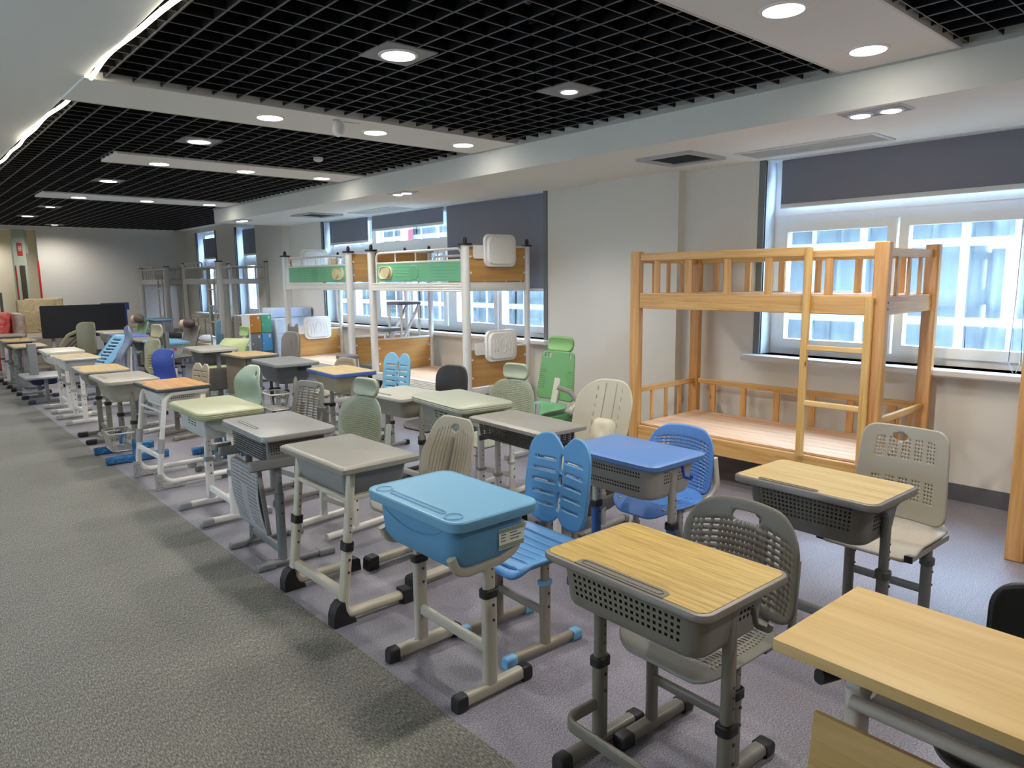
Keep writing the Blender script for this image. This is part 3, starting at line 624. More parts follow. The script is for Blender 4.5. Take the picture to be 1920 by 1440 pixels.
# -- sky blue desk
SKY = '6ea5c6'; SKD = '5a93ba'
t, tp = desk('sky blue desk with lidded tub drawer and paper label', 1.63, 2.22, -.5, .625, .42, .755, dict(col=SKY, kind='lip', thick=.04, r=.06), dict(w=.365, d=.53, hgt=.165, taper=.012, r=.06, col=SKD),
    dict(ly=.235, zc=.425, leg=BEI, sec=(.062, .04), collar=BLK, cap=BLK, foot=(-.17, .2), fsec=(.042, .058), ztop=.53, cross=(.19,)), G1)
z = .755
slot(tp, -.155, .0, .022, .36, z + .001, '76aacb'); slot(tp, -.155, .235, .066, .066, z + .001, '76aacb'); slot(tp, -.155, -.235, .066, .066, z + .001, '76aacb')
ob('drawer_rib', G().sweep([(-.1815 , -.2 + .4 * k / 14, .70 - .055 * sin(k / 14 * pi) ** .7) for k in range(15)], circ(.003, 6)), pl(SKD), t)
for s in (-1, 1):
    yy = s * .235
    ob('cradle_arm', G().sweep(fillet([(-.172, yy, .6), (-.15, yy, .545), (-.1, yy, .53), (.05, yy, .535), (.13, yy, .56), (.172, yy, .66)], .06, 5), rr(.034, .03, .01, 3), (0, 1, 0)), pl('b5afa0', .35), t)
dr = ob('clasp', G().box(.03, .1, -.272, -.26, .69, .712), pl('3f7fb8', .4), t, 0, .003)
lb = ob('paper_label', G().box(.03, .155, -.264, -.262, .585, .665), pl('e8e8e0', .6), t, 0)
g = G()
for k, (a, b, zz) in enumerate(((.04, .065, .640), (.085, .12, .640), (.04, .06, .628), (.085, .14, .628), (.04, .062, .616), (.085, .13, .616))): g.box(a, b, -.2648, -.2638, zz, zz + .004)
ob('label_print', g, pl('6c6f6a'), lb, 0); ob('label_band', G().box(.031, .154, -.2647, -.2639, .649, .664).box(.031, .154, -.2647, -.2639, .587, .604), pl('8fa08a'), lb, 0)
# -- grey desk with beige splayed legs
def splay(t, zt, col, xs, ly, floor=(-.2, .14), sec=(.056, .04), caps=BLK, zc=.38, collar=BLK):
    """leaning legs: heel boot below x0, toe cap at the other end of the floor bar"""
    (x0, x1) = xs; sg = -1 if x0 < floor[1] else 1; md = pl('3c3b38', .4)
    for s in (-1, 1):
        y = s * ly; f = zc / zt; d = Vector((x1 - x0, 0, zt)).normalized(); c = Vector((x0 + (x1 - x0) * f, y, zc)); w = sec[0] / 2; mk = G(); mh = G()
        for k in range(3): q = c + d * (.07 + .032 * k); mh.cyl(q + Vector((0, -w + .004, 0)), q + Vector((0, -w + .0015, 0)), .004, 8)
        for k in range(2): q = c - d * (.06 + .06 * k); mk.cyl(q + Vector((0, -w + .002, 0)), q + Vector((0, -w - .003, 0)), .006, 8)
        lo = ob('leg', G().sweep(fillet([(floor[1], y, .04), (x0, y, .04), (x0 + (x1 - x0) * f, y, zc)], .04, 4), rr(sec[1], sec[0], .016, 4), (0, 1, 0)), pl(col, .35), t, marks=(mk, md))
        ob('upper_tube', G().sweep([(x0 + (x1 - x0) * f * .97, y, zc * .97), (x1, y, zt)], rr(sec[1] - .006, sec[0] - .008, .015, 4), (0, 1, 0)), pl(col, .35), lo, marks=(mh, md))
        if collar: ob('collar', G().sweep([c - d * .02, c + d * .02], rr(sec[1] + .01, sec[0] + .01, .018, 4), (0, 1, 0)), pl(collar, .45), lo)
        prof = [(-.062, 0), (.055, 0), (.05, .02), (.02, .035), (.004, .07), (-.002, .112), (-.022, .114), (-.045, .095), (-.06, .055)]
        ob('foot_cap', G().loft([[(x0 - sg * px * k, y + yy, pz * (.6 + .4 * k) + .001) for px, pz in prof] for yy, k in ((-w - .006, .9), (-w - .003, 1), (w + .003, 1), (w + .006, .9))]), pl(caps, .45), lo)
        e = floor[1]; ob('foot_cap', G().loft([[(e + sg * px * k, y + yy, pz * k + .001) for px, pz in ((.05, 0), (.05, .072), (0, .07), (-.012, .06), (-.016, .0))] for yy, k in ((-w - .005, .96), (-w - .003, 1), (w + .003, 1), (w + .005, .96))]), pl(caps, .45), lo)
t, tp = desk('grey desk on beige splayed legs with black boots', 1.70, 3.17, 0, .67, .425, .76, dict(col='8a887e', kind='bevel', thick=.036, r=.02), dict(w=.36, d=.5, hgt=.135, taper=.02, r=.02, col='8b8b89', x=.01), None, G1)
splay(t, .72, 'c2bba8', (-.205, -.13), .265, (-.2, .16), zc=.37)
cross(t, .25, .13, -.185, 'c2bba8', (.04, .05)); ob('support_rail', G().sweep([(-.15, -.25, .585), (-.15, .25, .585)], rr(.018, .024, .006, 3)), pl('c2bba8', .35), t)
for s in (-1, 1): ob('rail', G().bar((-.14, s * .258, .588), (.15, s * .258, .588), .018, .022), pl('c2bba8', .35), t)
# -- dark grey desk with hanging perforated panel
DG = '7b7c7c'
t, tp = desk('dark grey desk with louvred drawer and hanging perforated bag panel', 1.69, 3.98, -2, .68, .44, .775, dict(col='8a8a87', thick=.034, r=.05), dict(w=.34, d=.54, hgt=.15, taper=.008, r=.012, col=DG, holes=lambda s, a, z: s == 'r' and abs(a) < .15 and z > .65, cell=(.009, .006)),
    dict(ly=.225, zc=.42, x=-.1, leg='76787a', sec=(.05, .045), upsec=(.04, .034), cap='7d7f81', caplen=.09, foot=(-.24, .2), fsec=(.05, .038), cross=(.09,)), G1)
slot(tp, -.15, .06, .02, .3, .776, '7d7d7a')
g = G()
for k in range(9): g.box(-.181, -.168, -.245, .245, .62 + k * .013, .625 + k * .013)
ob('louvre', g, pl('6c6d6d', .4), t, 0)
for s in (-1, 1):
    ob('swing_bracket', G().slab(-.12, s * .25, .3, .045, .02, .575, .63, .008), pl('7f8183', .4), t)
ob('hook_bracket', G().slab(-.24, .27, .11, .05, .02, .6, .65, .008).slab(-.22, .27, .06, .04, .015, .585, .602, .004), pl('6f6e68', .4), t)
def bp_xf(a, b): return (-.19 - .02 * cos(b / .36 * pi) - .035 * (b / .36), a, .375 + b)
def bp_h(i, j, x, z, nx, nz):
    v = j / nz
    if not (i & 1 and j & 1): return False
    return v > .68 or (v > .06 and abs(2 * i / nx - 1) > .22 and abs(2 * i / nx - 1) < .93)
def bk_xf(a, b): q = bp_xf(a, b); return (q[0] + .022, q[1], q[2])
bp = ob('bag_panel', G().panel(.43, .38, (.011, .0125), (.013, .009), .03, bp_h, bp_xf), pl('9fa1a2', .42), t, 50, 0, .003)
ob('panel_back', G().panel(.425, .375, (.02, .02), (.02, .02), .03, None, bk_xf), pl('55575a', .5), bp, 50, 0, .004)  # back sheet coloured dark so the holes in front look shaded
ob('panel_rim', G().sweep([Vector(bp_xf(x, z)) + Vector((.01, 0, 0)) for x, z in rr(.43, .38, .03, 4)], rr(.012, .026, .003, 2), (1, 0, 0), closed=True), pl('8b8d8f', .42), bp)
# -- pale green topped desk
def slots3(t, x, z, col='3a3c3a', n=3, y0=.06):
    g = G()
    for r_ in range(3):
        for k in range(n): a = y0 - .075 + k * .06 - r_ * .02 * 0; g.box(x - .0015, x + .002, a - .024 + r_ * .006, a + .024 - r_ * .006, z - r_ * .018, z + .005 - r_ * .018)
    ob('vent_slots', g, pl(col, .8), t, 0)
t, tp = desk('pale green topped desk on white oval legs', 1.68, 4.96, -1, .69, .44, .765, dict(col='adb08e', kind='ridged', r=.06), dict(w=.33, d=.5, hgt=.14, taper=.006, r=.012, col='b9beb9'),
    dict(ly=.24, zc=.34, leg=WHT, sec=(.058, .038), upsec=(.05, .03), collar='8f9191', cap='9b9d9c', caplen=.075, foot=(-.22, .24), fsec=(.045, .046), cross=(.12,)), G1)
slots3(t, -.166, .685, y0=.0)
for s in (-1, 1): ob('wing', G().loft([[(x, s * .262 + yy, z) for x, z in ((-.16, .715), (.17, .715), (.17, .62), (.1, .585), (.0, .6), (-.1, .64), (-.16, .7))] for yy in (-.012, .012)]), pl('a9b0ab', .4), t)
# -- amber wood desk on bent white tube frame
t, tp = desk('amber wood desk with black edge on bent white tube frame', 1.735, 6.1, 1.5, .61, .42, .785, dict(col='3c3d40', inlay=ORW, thick=.028, r=.03), dict(w=.34, d=.47, hgt=.14, taper=.03, r=.05, col='dedbd3', holes=lambda s, a, z: s == 'r' and abs(a) < .1 and z > .68, cell=(.01, .007)), None, G1)
ob('pencil_tray', G().slab(-.185, .17, .035, .15, .008, .784, .789, .002), pl('55565a', .4), tp)
for s in (-1, 1):
    y = s * .275
    L = ob('leg', G().sweep(fillet([(.46, y, .05), (-.235, y, .05), (-.2, y, .33)], .1, 7), circ(.022, 12), (0, 1, 0)), pl(WHT, .32), t)
    ob('upper_tube', G().sweep(fillet([(-.205, y, .3), (-.145, y, .735), (.17, y, .745)], .08, 7), circ(.0185, 12), (0, 1, 0)), pl(WHT, .32), L)
    ob('collar', G().sweep([(-.206, y, .29), (-.192, y, .4)], circ(.026, 12), (0, 1, 0)), pl('a3a3a0', .4), L)
    ob('foot_cap', G().sweep([(-.06, y, .026), (-.2, y, .03), (-.245, y, .05)], rr(.05, .05, .012, 3), (0, 1, 0)).box(-.262, -.222, y - .025, y + .025, .003, .13), clear_plastic('b9bbb6'), L)
    ob('glide', G().slab(.2, y, .07, .04, .01, .0, .03), pl('a2a3a0', .4), L)
cross(t, .27, .255, -.21, WHT, (.032, .036)); ob('book_rail', G().tube([(-.165, -.27, .6), (-.165, .27, .6)], .01, 10), pl(WHT, .32), t)
g = G()
for k in range(8): g.box(-.166 + .0018 * (8 - k), -.16 + .0018 * (8 - k), -.19, .19, .655 + k * .0115, .659 + k * .0115)
ob('louvre', g, pl('c9c6be'), t, 0)
# -- warm grey desk, wire basket, feet wrapped in blue film
BF = crinkle('blue_film', '0d4f8c', '2f86c4')
t, tp = desk('warm grey desk with wire basket and feet wrapped in blue film', 1.64, 7.2, -1, .72, .45, .745, dict(col='9c978a', thick=.034, r=.05), dict(w=.36, d=.56, hgt=.165, taper=.03, r=.05, col='a19d90'),
    dict(ly=.25, zc=.36, leg='7e7b6e', sec=(.052, .04), collar=BLK, foot=(-.22, .24), footcol='7e7b6e', cross=(.11,)), G1)
slot(tp, -.16, .06, .02, .26, .746, '999486')
ob('drawer_rib', G().sweep([(-.176 + .0 * k, -.22 + .44 * k / 20, .655 + .008 * sin(k / 20 * 2 * pi)) for k in range(21)], circ(.003, 6)), pl('8f8b7f'), t)
ob('footrest', G().tube(fillet([(-.02, .27, .2), (-.2, .27, .2), (-.2, .05, .2), (-.05, .05, .2)], .04, 5), .012, 8), pl('a5a297', .35), t)
g = G(); c0 = rr(.22, .34, .04, 4, -.1, -.1); c1 = rr(.17, .29, .03, 4, -.1, -.1)
g.tube([(x, y, .27) for x, y in c0], .007, 6, closed=True); g.tube([(x, y, .11) for x, y in c1], .005, 6, closed=True)
for k in range(0, len(c0)): 
    g.tube([(*c0[k], .27), (*c1[k], .11)], .0025, 5)
for k in range(9): yy = -.23 + k * .033; g.tube([(-.18, yy, .11), (-.02, yy, .11)], .0025, 5)
for k in range(9):
    yy = -.22 + k * .03
    for xx0, xx1 in ((-.21, -.185), (.01, -.015)): g.tube([(xx0, yy, .27), (xx1, yy, .11)], .0025, 5)
ob('wire_basket', g, pl('b7b4aa', .35), t)
for s in (-1, 1):
    ob('film_wrap', G().sweep([(-.25, s * .25, .035), (-.22, s * .25, .036), (.2, s * .25, .036), (.26, s * .25, .034)], rr(.06, .062, .012, 3)).loft([[(p, s * .25 + q, z) for p, q in rr(.066, .056, .015, 3)] for z in (.03, .2)]), BF, t, 20)
# -- small oak desk, olive tub
t, tp = desk('small oak topped desk with grey edge and olive tub on olive legs', 1.66, 8.2, -2, .64, .43, .735, dict(col='9c988c', inlay=OAK, r=.04), dict(w=.34, d=.5, hgt=.13, taper=.03, r=.05, col='87857a'),
    dict(ly=.235, zc=.4, leg='7b7a6d', sec=(.052, .04), collar=BLK, cap=BLK, caplen=.08, style='boot', foot=(-.21, .2), cross=(.12,)), G1)
ob('pencil_tray', G().slab(-.18, .12, .035, .16, .008, .734, .739, .002), pl('8f8b80', .4), tp)
# -- white desks
t, tp = desk('white desk with beige wood top, next beyond the small oak desk', 1.68, 9.5, 1, .66, .4, .758, dict(col='d9d6cc', inlay=OAK2, r=.04), dict(w=.32, d=.48, hgt=.13, taper=.02, r=.03, col='d3d2ce'),
    dict(ly=.24, zc=.33, leg=WHT, sec=(.055, .038), collar='b9b9b6', cap='b2b3b0', caplen=.06, foot=(-.2, .22), cross=(.13,)), G1)
ob('pencil_tray', G().slab(-.165, .15, .035, .12, .008, .757, .762, .002), pl('b5b0a4', .4), tp)
for s in (-1, 1): ob('wing', G().loft([[(x, s * .25 + yy, z) for x, z in ((-.15, .73), (.16, .73), (.16, .69), (.06, .65), (.02, .6), (-.02, .6), (-.06, .65), (-.15, .7))] for yy in (-.01, .01)]), pl('cfcfcd', .4), t)
t, tp = desk('white desk with plain pale top behind the beige wood one', 1.70, 10.45, 0, .66, .42, .765, dict(col='d5d2c4', thick=.034, r=.05), dict(w=.33, d=.5, hgt=.13, taper=.01, r=.02, col='d8d6cf'),
    dict(ly=.25, zc=.36, leg=WHT, sec=(.055, .038), collar='9c9d9b', cap='b2b3b0', caplen=.06, style='boot', foot=(-.2, .22), cross=(.13,)), G1)
slots3(t, -.166, .69, n=3)
# -- low grey desk with tall perforated column
t, tp = desk('low grey desk with navy drawer and tall perforated lift column', 1.62, 11.5, 0, .7, .46, .36, dict(col='a4a7a8', thick=.03, r=.04), dict(w=.36, d=.52, hgt=.09, taper=.04, r=.03, col='34375a'),
    dict(ly=.28, zc=.16, leg='85878a', sec=(.06, .05), cap='3b3d55', caplen=.08, foot=(-.22, .22)), G1)
ob('footrest', G().tube(fillet([(-.0, .28, .16), (-.2, .28, .16), (-.2, -.28, .16), (0, -.28, .16)], .05), .018, 8), pl('8f9193', .35), t)
c = ob('lift_column', G().slab(-.08, .05, .1, .11, .01, .36, .78, .003), pl('85878a', .4), t); g = G()
for k in range(22): g.box(-.1315, -.129, .04, .06, .39 + k * .017, .399 + k * .017)
ob('column_holes', g, pl('2b2b2d', .8), c, 0)
for k, (yy, hh, tc, inl, lc, lab) in enumerate(((12.5, .70, '8d8a80', OAK2, '7e8083', 'grey desk with pale wood top behind the lift column'), (13.45, .72, '7d7b74', OAK, '8a8c8e', 'oak topped desk on pale slotted legs, second from the red armchair'), (14.4, .75, '8a877f', None, 'cfcdc8', 'grey topped desk closest to the red armchair'))):
    t, tp = desk(lab, 1.62, yy, 0, .66, .43, hh, dict(col=tc, inlay=inl, r=.04), dict(w=.34, d=.5, hgt=.12, taper=.03, r=.03, col='6f7073' if k < 2 else 'b5b2aa'),
        dict(ly=.26, zc=.34, x=-.08, leg=lc, sec=(.06, .042), collar='6a6a68', cap=BLK, caplen=.06, foot=(-.22, .2), cross=(.12,)), G1)
    if k == 0: ob('drawer_latch', G().slab(-.18, 0, .03, .08, .01, .5, .58), pl('a9abad'), t)
    if k == 1: ob('handle_strap', G().tube(fillet([(.0, -.3, .725), (.0, -.3, .76), (.12, -.3, .76), (.16, -.3, .725)], .03), .006, 8), pl('a8a08a'), t)

# ================================================================ second row
t, tp = desk('pale oak desk with dark grey rim and dark perforated basket', 2.91, 1.32, -2, .62, .405, .742, dict(col='6d6b69', inlay=OAK2, thick=.03, r=.045), dict(w=.33, d=.52, hgt=.17, taper=.02, r=.05, col='65635a', shade_liner=False, holes=lambda s, a, z: (s in 'fb' and -.22 < a < .2 or s in 'rl' and abs(a) < .1) and z > .6, cell=(.010, .0085)),
    dict(ly=.265, zc=.415, leg='6b6a65', sec=(.046, .046), upsec=(.037, .037), collar='4a4a48', cap=BLK, foot=(-.19, .19), bracket='6a6865', cross=(.16,)), G2)
slot(tp, -.178, .06, .018, .26, .746, '7f7c79')
# blue desk
t, tp = desk('cornflower blue topped desk with grey perforated tub and blue hook', 2.77, 2.22, -1, .6, .42, .748, dict(col='5b82bd', thick=.034, r=.045, kind='bevel'), dict(w=.36, d=.52, hgt=.165, taper=.02, r=.06, col='a8a49a', holes=lambda s, a, z: (s == 'f' and abs(a) < .19 and (.59 < z < .625 or .65 < z < .7)) or (s == 'r' and abs(a) < .08 and z > .62), cell=(.012, .0055)),
    dict(ly=.245, zc=.41, leg='33619f', up='b5b1a6', sec=(.054, .042), collar=BLK, cap='2a5790', foot=(-.2, .2), bracket='a8a49a', cross=(.14,)), G2)
hook(t, .02, -.285, .705, '3257b4')
# bevelled grey desk
t, tp = desk('wide dark grey desk with facetted rim and black perforated tray', 2.85, 3.1, -3, .68, .36, .755, dict(col='8f8d86', kind='bevel', thick=.034, r=.01), dict(w=.3, d=.55, hgt=.1, taper=.006, r=.01, col='4f4d49', shade_liner=False, holes=lambda s, a, z: s in 'fbrl' and abs(a) < .25, cell=(.0085, .0065)),
    dict(ly=.28, zc=.36, leg=WHT, sec=(.05, .036), collar='a9a9a6', style='ring', cap=BLK, foot=(-.18, .22), cross=(.1, '5f5f5f')), G2)
ob('shelf_rail', G().box(-.14, .15, -.29, -.275, .6, .63).box(-.14, .15, .275, .29, .6, .63), pl('5c5a57', .5), t, 0)
t, tp = desk('pale sage topped desk with ridged rim on white legs', 2.9, 3.8, -6, .69, .42, .80, dict(col='a8ad99', kind='ridged', r=.05), dict(w=.33, d=.5, hgt=.14, taper=.006, r=.012, col='aab2a6'),
    dict(ly=.24, zc=.36, leg=WHT, sec=(.056, .038), collar='9b9d9b', style='ring', cap='9b9d9c', caplen=.07, foot=(-.22, .24), cross=(.12,)), G2)
slots3(t, -.166, .72, y0=.0)
for s in (-1, 1): ob('wing', G().loft([[(x, s * .262 + yy, z) for x, z in ((-.16, .745), (.17, .745), (.17, .65), (.1, .615), (.0, .63), (-.1, .67), (-.16, .72))] for yy in (-.012, .012)]), pl('a9b0a6', .4), t)
t, tp = desk('light grey topped desk with olive grey tub partly behind the sage one', 2.96, 4.6, 2, .58, .44, .742, dict(col='b3b1a6', thick=.026, r=.04), dict(w=.34, d=.48, hgt=.14, taper=.03, r=.05, col='928e80'),
    dict(ly=.225, zc=.39, leg='aaa79c', sec=(.05, .04), collar=BLK, cap=BLK, foot=(-.2, .22), cross=(.12,)), G2)
slot(tp, -.16, .05, .018, .24, .744, '98968d')
t, tp = desk('oak topped desk with blue rim and beige tub', 3.22, 6.06, -4, .66, .44, .76, dict(col='3a5795', inlay=OAK2, thick=.034, r=.05), dict(w=.36, d=.52, hgt=.15, taper=.03, r=.06, col='aaa184'),
    dict(ly=.235, zc=.4, leg='aaa79c', sec=(.05, .04), collar=BLK, cap=BLK, foot=(-.2, .22), bracket='a39b84', cross=(.12,)), G2)
t, tp = desk('charcoal grey desk with wavy lidded drawer beside the blue rimmed one', 3.1, 7.02, -3, .74, .46, .782, dict(col='7c807f', thick=.032, r=.05), dict(w=.38, d=.58, hgt=.18, taper=.04, r=.06, col='63676a'),
    dict(ly=.25, zc=.46, leg='b6b3a8', sec=(.05, .04), collar=BLK, cap='8f9192', foot=(-.2, .22), cross=(.12,)), G2)
ob('drawer_rib', G().sweep([(-.196, -.22 + .44 * k / 16, .67 + .02 * sin(k / 16 * 2 * pi)) for k in range(17)], circ(.003, 6)), pl('54585a'), t)
ob('clasp', G().box(.02, .1, -.298, -.288, .7, .725), pl('3a3c3e'), t, 0)
g = G(); c0 = rr(.2, .34, .04, 4, -.12, 0); c1 = rr(.16, .3, .03, 4, -.12, 0)
g.tube([(x, y, .46) for x, y in c0], .008, 6, closed=True); g.tube([(x, y, .3) for x, y in c1], .005, 6, closed=True)
for k in range(10):
    yy = -.15 + k * .033; g.tube([(-.22, yy, .46), (-.2, yy, .3)], .0028, 5); g.tube([(-.02, yy, .46), (-.04, yy, .3)], .0028, 5); g.tube([(-.2, yy, .3), (-.04, yy, .3)], .0028, 5)
ob('wire_basket', g, pl('d5d3ca', .35), t)
t, tp = desk('brown wood topped desk with tall brown modesty panel', 3.17, 8.12, 3, .62, .44, .765, dict(col='6d6a66', inlay=wood('tan_laminate', 'c5ac7c', 'a98e5e', 'y', 1), r=.03), dict(w=.3, d=.5, hgt=.13, taper=.004, r=.01, col='77746e'),
    dict(ly=.25, zc=.4, leg='80817f', sec=(.052, .04), collar='6a6a68', cap='4c4d4f', foot=(-.2, .22), cross=(.12,)), G2)
ob('modesty_panel', G().slab(-.165, 0, .02, .5, .008, .3, .735, .004), pl('857c6a', .5), t)
t, tp = desk('grey topped desk with charcoal tub and side pouch, beyond the brown panelled one', 3.06, 9.05, -2, .7, .46, .785, dict(col='b0aea5', thick=.034, r=.06), dict(w=.36, d=.54, hgt=.17, taper=.04, r=.05, col='6b6b68'),
    dict(ly=.26, zc=.42, leg='7c8084', sec=(.06, .046), cap='6b6e72', foot=(-.22, .22), cross=(.12,), bracket='7c8084'), G2)
ob('side_pouch', G().slab(-.05, -.33, .26, .09, .03, .3, .56, .01), pl('4c4a47', .5), t)
t, tp = desk('sky blue topped desk with white body amid the headrest chairs', 2.98, 10.6, -2, .74, .46, .78, dict(col='6fa6cf', thick=.032, r=.06), dict(w=.38, d=.6, hgt=.17, taper=.05, r=.06, col='c9d2d0'),
    dict(ly=.26, zc=.42, leg='d5d8d6', sec=(.06, .046), cap='6b6e72', foot=(-.22, .22), cross=(.12,), bracket='d5d8d6'), G2)
ob('crank_knob', G().cyl((.03, -.32, .68), (.03, -.35, .68), .02, 12), pl('b0413e'), t)
desk('violet blue topped desk below the black partition', 2.95, 12.4, 0, .72, .44, .775, dict(col='6f84c9', thick=.03, r=.05), dict(w=.36, d=.56, hgt=.14, taper=.04, r=.05, col='45589c'),
    dict(ly=.26, zc=.42, leg='9fa9b8', sec=(.056, .044), cap='3b4a70', foot=(-.22, .22), cross=(.12,)), G2)
desk('brown topped desk between the violet blue desk and sky blue one', 3.0, 11.5, 0, .7, .46, .765, dict(col='8f8878', thick=.03, r=.05), dict(w=.36, d=.54, hgt=.14, taper=.04, r=.05, col='3d3f45'),
    dict(ly=.26, zc=.42, leg='6d7074', sec=(.056, .044), cap=BLK, foot=(-.22, .22), cross=(.12,)), G2)
desk('small white topped desk close under the black partition', 3.0, 13.6, 0, .66, .42, .77, dict(col='cfc9b6', thick=.03, r=.05), dict(w=.34, d=.5, hgt=.16, taper=.03, r=.04, col='c5c2b8'),
    dict(ly=.24, zc=.42, leg='c9c9c6', sec=(.05, .04), cap='8d8f90', foot=(-.2, .2), cross=(.12,)), G2)
t, tp = desk('grey storage desk with blue rim beside the grey loft bed', 3.86, 14.0, 0, .62, .34, .93, dict(col='6f9fc4', thick=.03, r=.05), dict(w=.28, d=.54, hgt=.2, taper=.02, r=.04, col='8b8d93'),
    dict(ly=.26, zc=.42, leg='8b8d93', sec=(.06, .05), cap=BLK, foot=(-.16, .16), cross=(.12,)), G2)

def h_seat(i, j, x, z, nx, nz):
    u = abs(2 * i / nx - 1); v = abs(2 * j / nz - 1)
    if not j & 1 or v > .74 or u > .86: return False
    return i % 4 != 0 if .45 < u < .72 else i & 1
# ================================================================ chairs of the first row
t, b = chair('olive grey perforated chair with slot handle tucked under the oak desk', 1.93, 1.27, -2, dict(w=.46, h=.37, z=.455, x=.24, r=.11, rec=.13, cx=(.012, .006), cz=(.0155, .0065), hole=h_mix, thick=.005, col='77746a', ells=((0, .125, .058, .018, 4),), shape=lambda x, z: (x * (1 - .05 * z / .19), z - .03 * (2 * x / .46) ** 2), curve=.045),
    dict(w=.44, d=.4, z=.43, r=.11, cx=(.0085, .0085), cz=(.0105, .0075), hole=h_seat, thick=.004, col='7d7a71', front=.05), dict(leg='76736a', ly=.165, zc=.3, x=-.02, foot=(-.19, .19), sec=(.046, .034), fsec=(.05, .045), caplen=.05, posts=.19, cross=.2))
t, b = chair('sky blue butterfly backed chair with slatted seat behind the sky blue desk', 2.02, 2.24, -3, butter_back(.42, .42, z=.47, x=.22, col='5d9acb', curve=.03),
    dict(w=.42, d=.38, z=.43, cx=(.03, .03), cz=(.012, .005), hole=lambda i, j, x, z, nx, nz: j & 1 and j % 6 == 3 and .06 < i / nx < .94, col='558fc4', r=.06, front=.05, thick=.016), dict(leg='8f8679', ly=.165, zc=.32, foot=(-.22, .2), sec=(.05, .036), collar='6aa8d2', style='ring', cap='78b4dc', caplen=.05, posts=.09, postcol='8c857a', cross=.18))
t, b = chair('beige chair with vertical slits and oval handle behind the grey desk', 2.12, 3.2, 4, dict(w=.43, h=.4, z=.43, x=.2, r=.09, rec=.3, cx=(.0095, .004), cz=(.012, .012), hole=h_vslit(), col='a39c8b', ells=((0, .135, .035, .02, 2.2),), curve=.03, shape=lambda x, z: (x * (1 - .5 * max(0, z + .02) / .4), z)),
    dict(w=.42, d=.4, z=.42, cx=(.0095, .004), cz=(.012, .012), hole=lambda i, j, x, z, nx, nz: i & 1 and abs(2 * i / nx - 1) < .75 and abs(2 * j / nz - 1) < .6, col='9a9486', front=.06), None)
splay(t, .4, 'c2bba8', (.2, .1), .19, (.2 - .4, -.2), zc=.2, collar=None); cross(t, .18, .2, .15, 'c2bba8', (.03, .045), 'stretcher'); ob('seat_rail', G().bar((-.12, -.19, .39), (.17, -.19, .39), .03, .03).bar((-.12, .19, .39), (.17, .19, .39), .03, .03), pl('8f8a7f', .4), t)
ob('back_bracket', G().sweep([(.16, 0, .42), (.24, 0, .43), (.33, 0, .68)], rr(.16, .02, .008, 2), (0, 1, 0)), pl('8f8a80', .45), t)
def sage_chair(label, x, y, rot, hr=(.25, .115), col='a3ab96'):
    t, b = chair(label, x, y, rot, dict(w=.45, h=.37, z=.46, x=.22, r=.15, rec=.1, cx=(.0075, .0065), cz=(.0075, .0065), hole=h_oval(.82), col=col, curve=.05),
        dict(w=.42, d=.4, z=.43, r=.18, cx=(.0075, .0065), cz=(.0075, .0065), hole=h_oval(.7), col=col, front=.05), dict(leg='dddbd4', ly=.17, zc=.26, foot=(-.22, .26), sec=(.05, .036), collar='a5a7a3', style='ring', cap=None, posts=.0, cross=.16, postcol='c9cdc8'))
    headrest(t, col, .262, .89, hr[0], hr[1])
    for s in (-1, 1): ob('back_bracket', G().sweep([(.14, s * .17, .42), (.25, s * .2, .46), (.27, s * .2, .66)], rr(.05, .014, .004, 2), (0, 1, 0)), pl('b9c1bd', .4), t)
    return t
sage_chair('sage green perforated chair with headrest behind the dark grey desk', 2.13, 4.12, 8)
t, b = chair('olive grey chair with horizontal slots and round handle behind the pale green desk', 2.16, 5.0, 8, dict(w=.4, h=.38, z=.46, x=.22, r=.06, rec=.16, cx=(.012, .014), cz=(.012, .009), hole=h_slots(.72, .72, 6), col='84827a', ells=((-.1, .14, .022, .022, 2),), curve=.03, shape=lambda x, z: (x * (1 - .1 * z / .19), z)),
    dict(w=.4, d=.38, z=.43, col='84827a'), dict(leg='8b8b86', ly=.17, zc=.28, cap='6d6d6a', collar=None, posts=.13, cross=.18))
ob('back_sleeve', G().box(.215, .25, -.21, -.13, .46, .66), pl('6f6e69'), t, 0, .004)
t, b = chair('sage green shell chair with a cut out handle behind the amber wood desk', 2.12, 6.05, 8, dict(w=.43, h=.42, z=.46, x=.22, r=.17, rec=.2, col='a9bda9', ells=((-.08, .14, .022, .026, 1.6),), curve=.05, cx=(.012, .012), cz=(.012, .012), wave=.02, shape=lambda x, z: (x * (1 - .12 * max(0, z) / .2), z)),
    dict(w=.42, d=.4, z=.43, col='a9bda9'), dict(leg='8e9293', ly=.17, zc=.28, cap='6d6f70', collar=None, posts=.1, cross=.18))
t, b = chair('beige slatted stool chair seen below the amber wood desk', 2.3, 6.65, -4, butter_back(.3, .32, z=.42, x=.2, col='b3a992'), dict(w=.4, d=.36, z=.36, cx=(.03, .03), cz=(.012, .005), hole=lambda i, j, x, z, nx, nz: j & 1 and j % 6 == 3 and .06 < i / nx < .94, col='b0a795', front=.05, thick=.014),
    dict(leg='8d8a80', ly=.16, zc=.22, collar=BLK, style='ring', cap=None, posts=.09, cross=None, foot=(-.2, .2)))
for s in (-1, 1): ob('film_wrap', G().sweep([(-.24, s * .16, .034), (.24, s * .16, .034)], rr(.056, .06, .012, 3)).loft([[(p, s * .16 + q, z) for p, q in rr(.064, .05, .015, 3)] for z in (.03, .2)]), BF, t, 20)
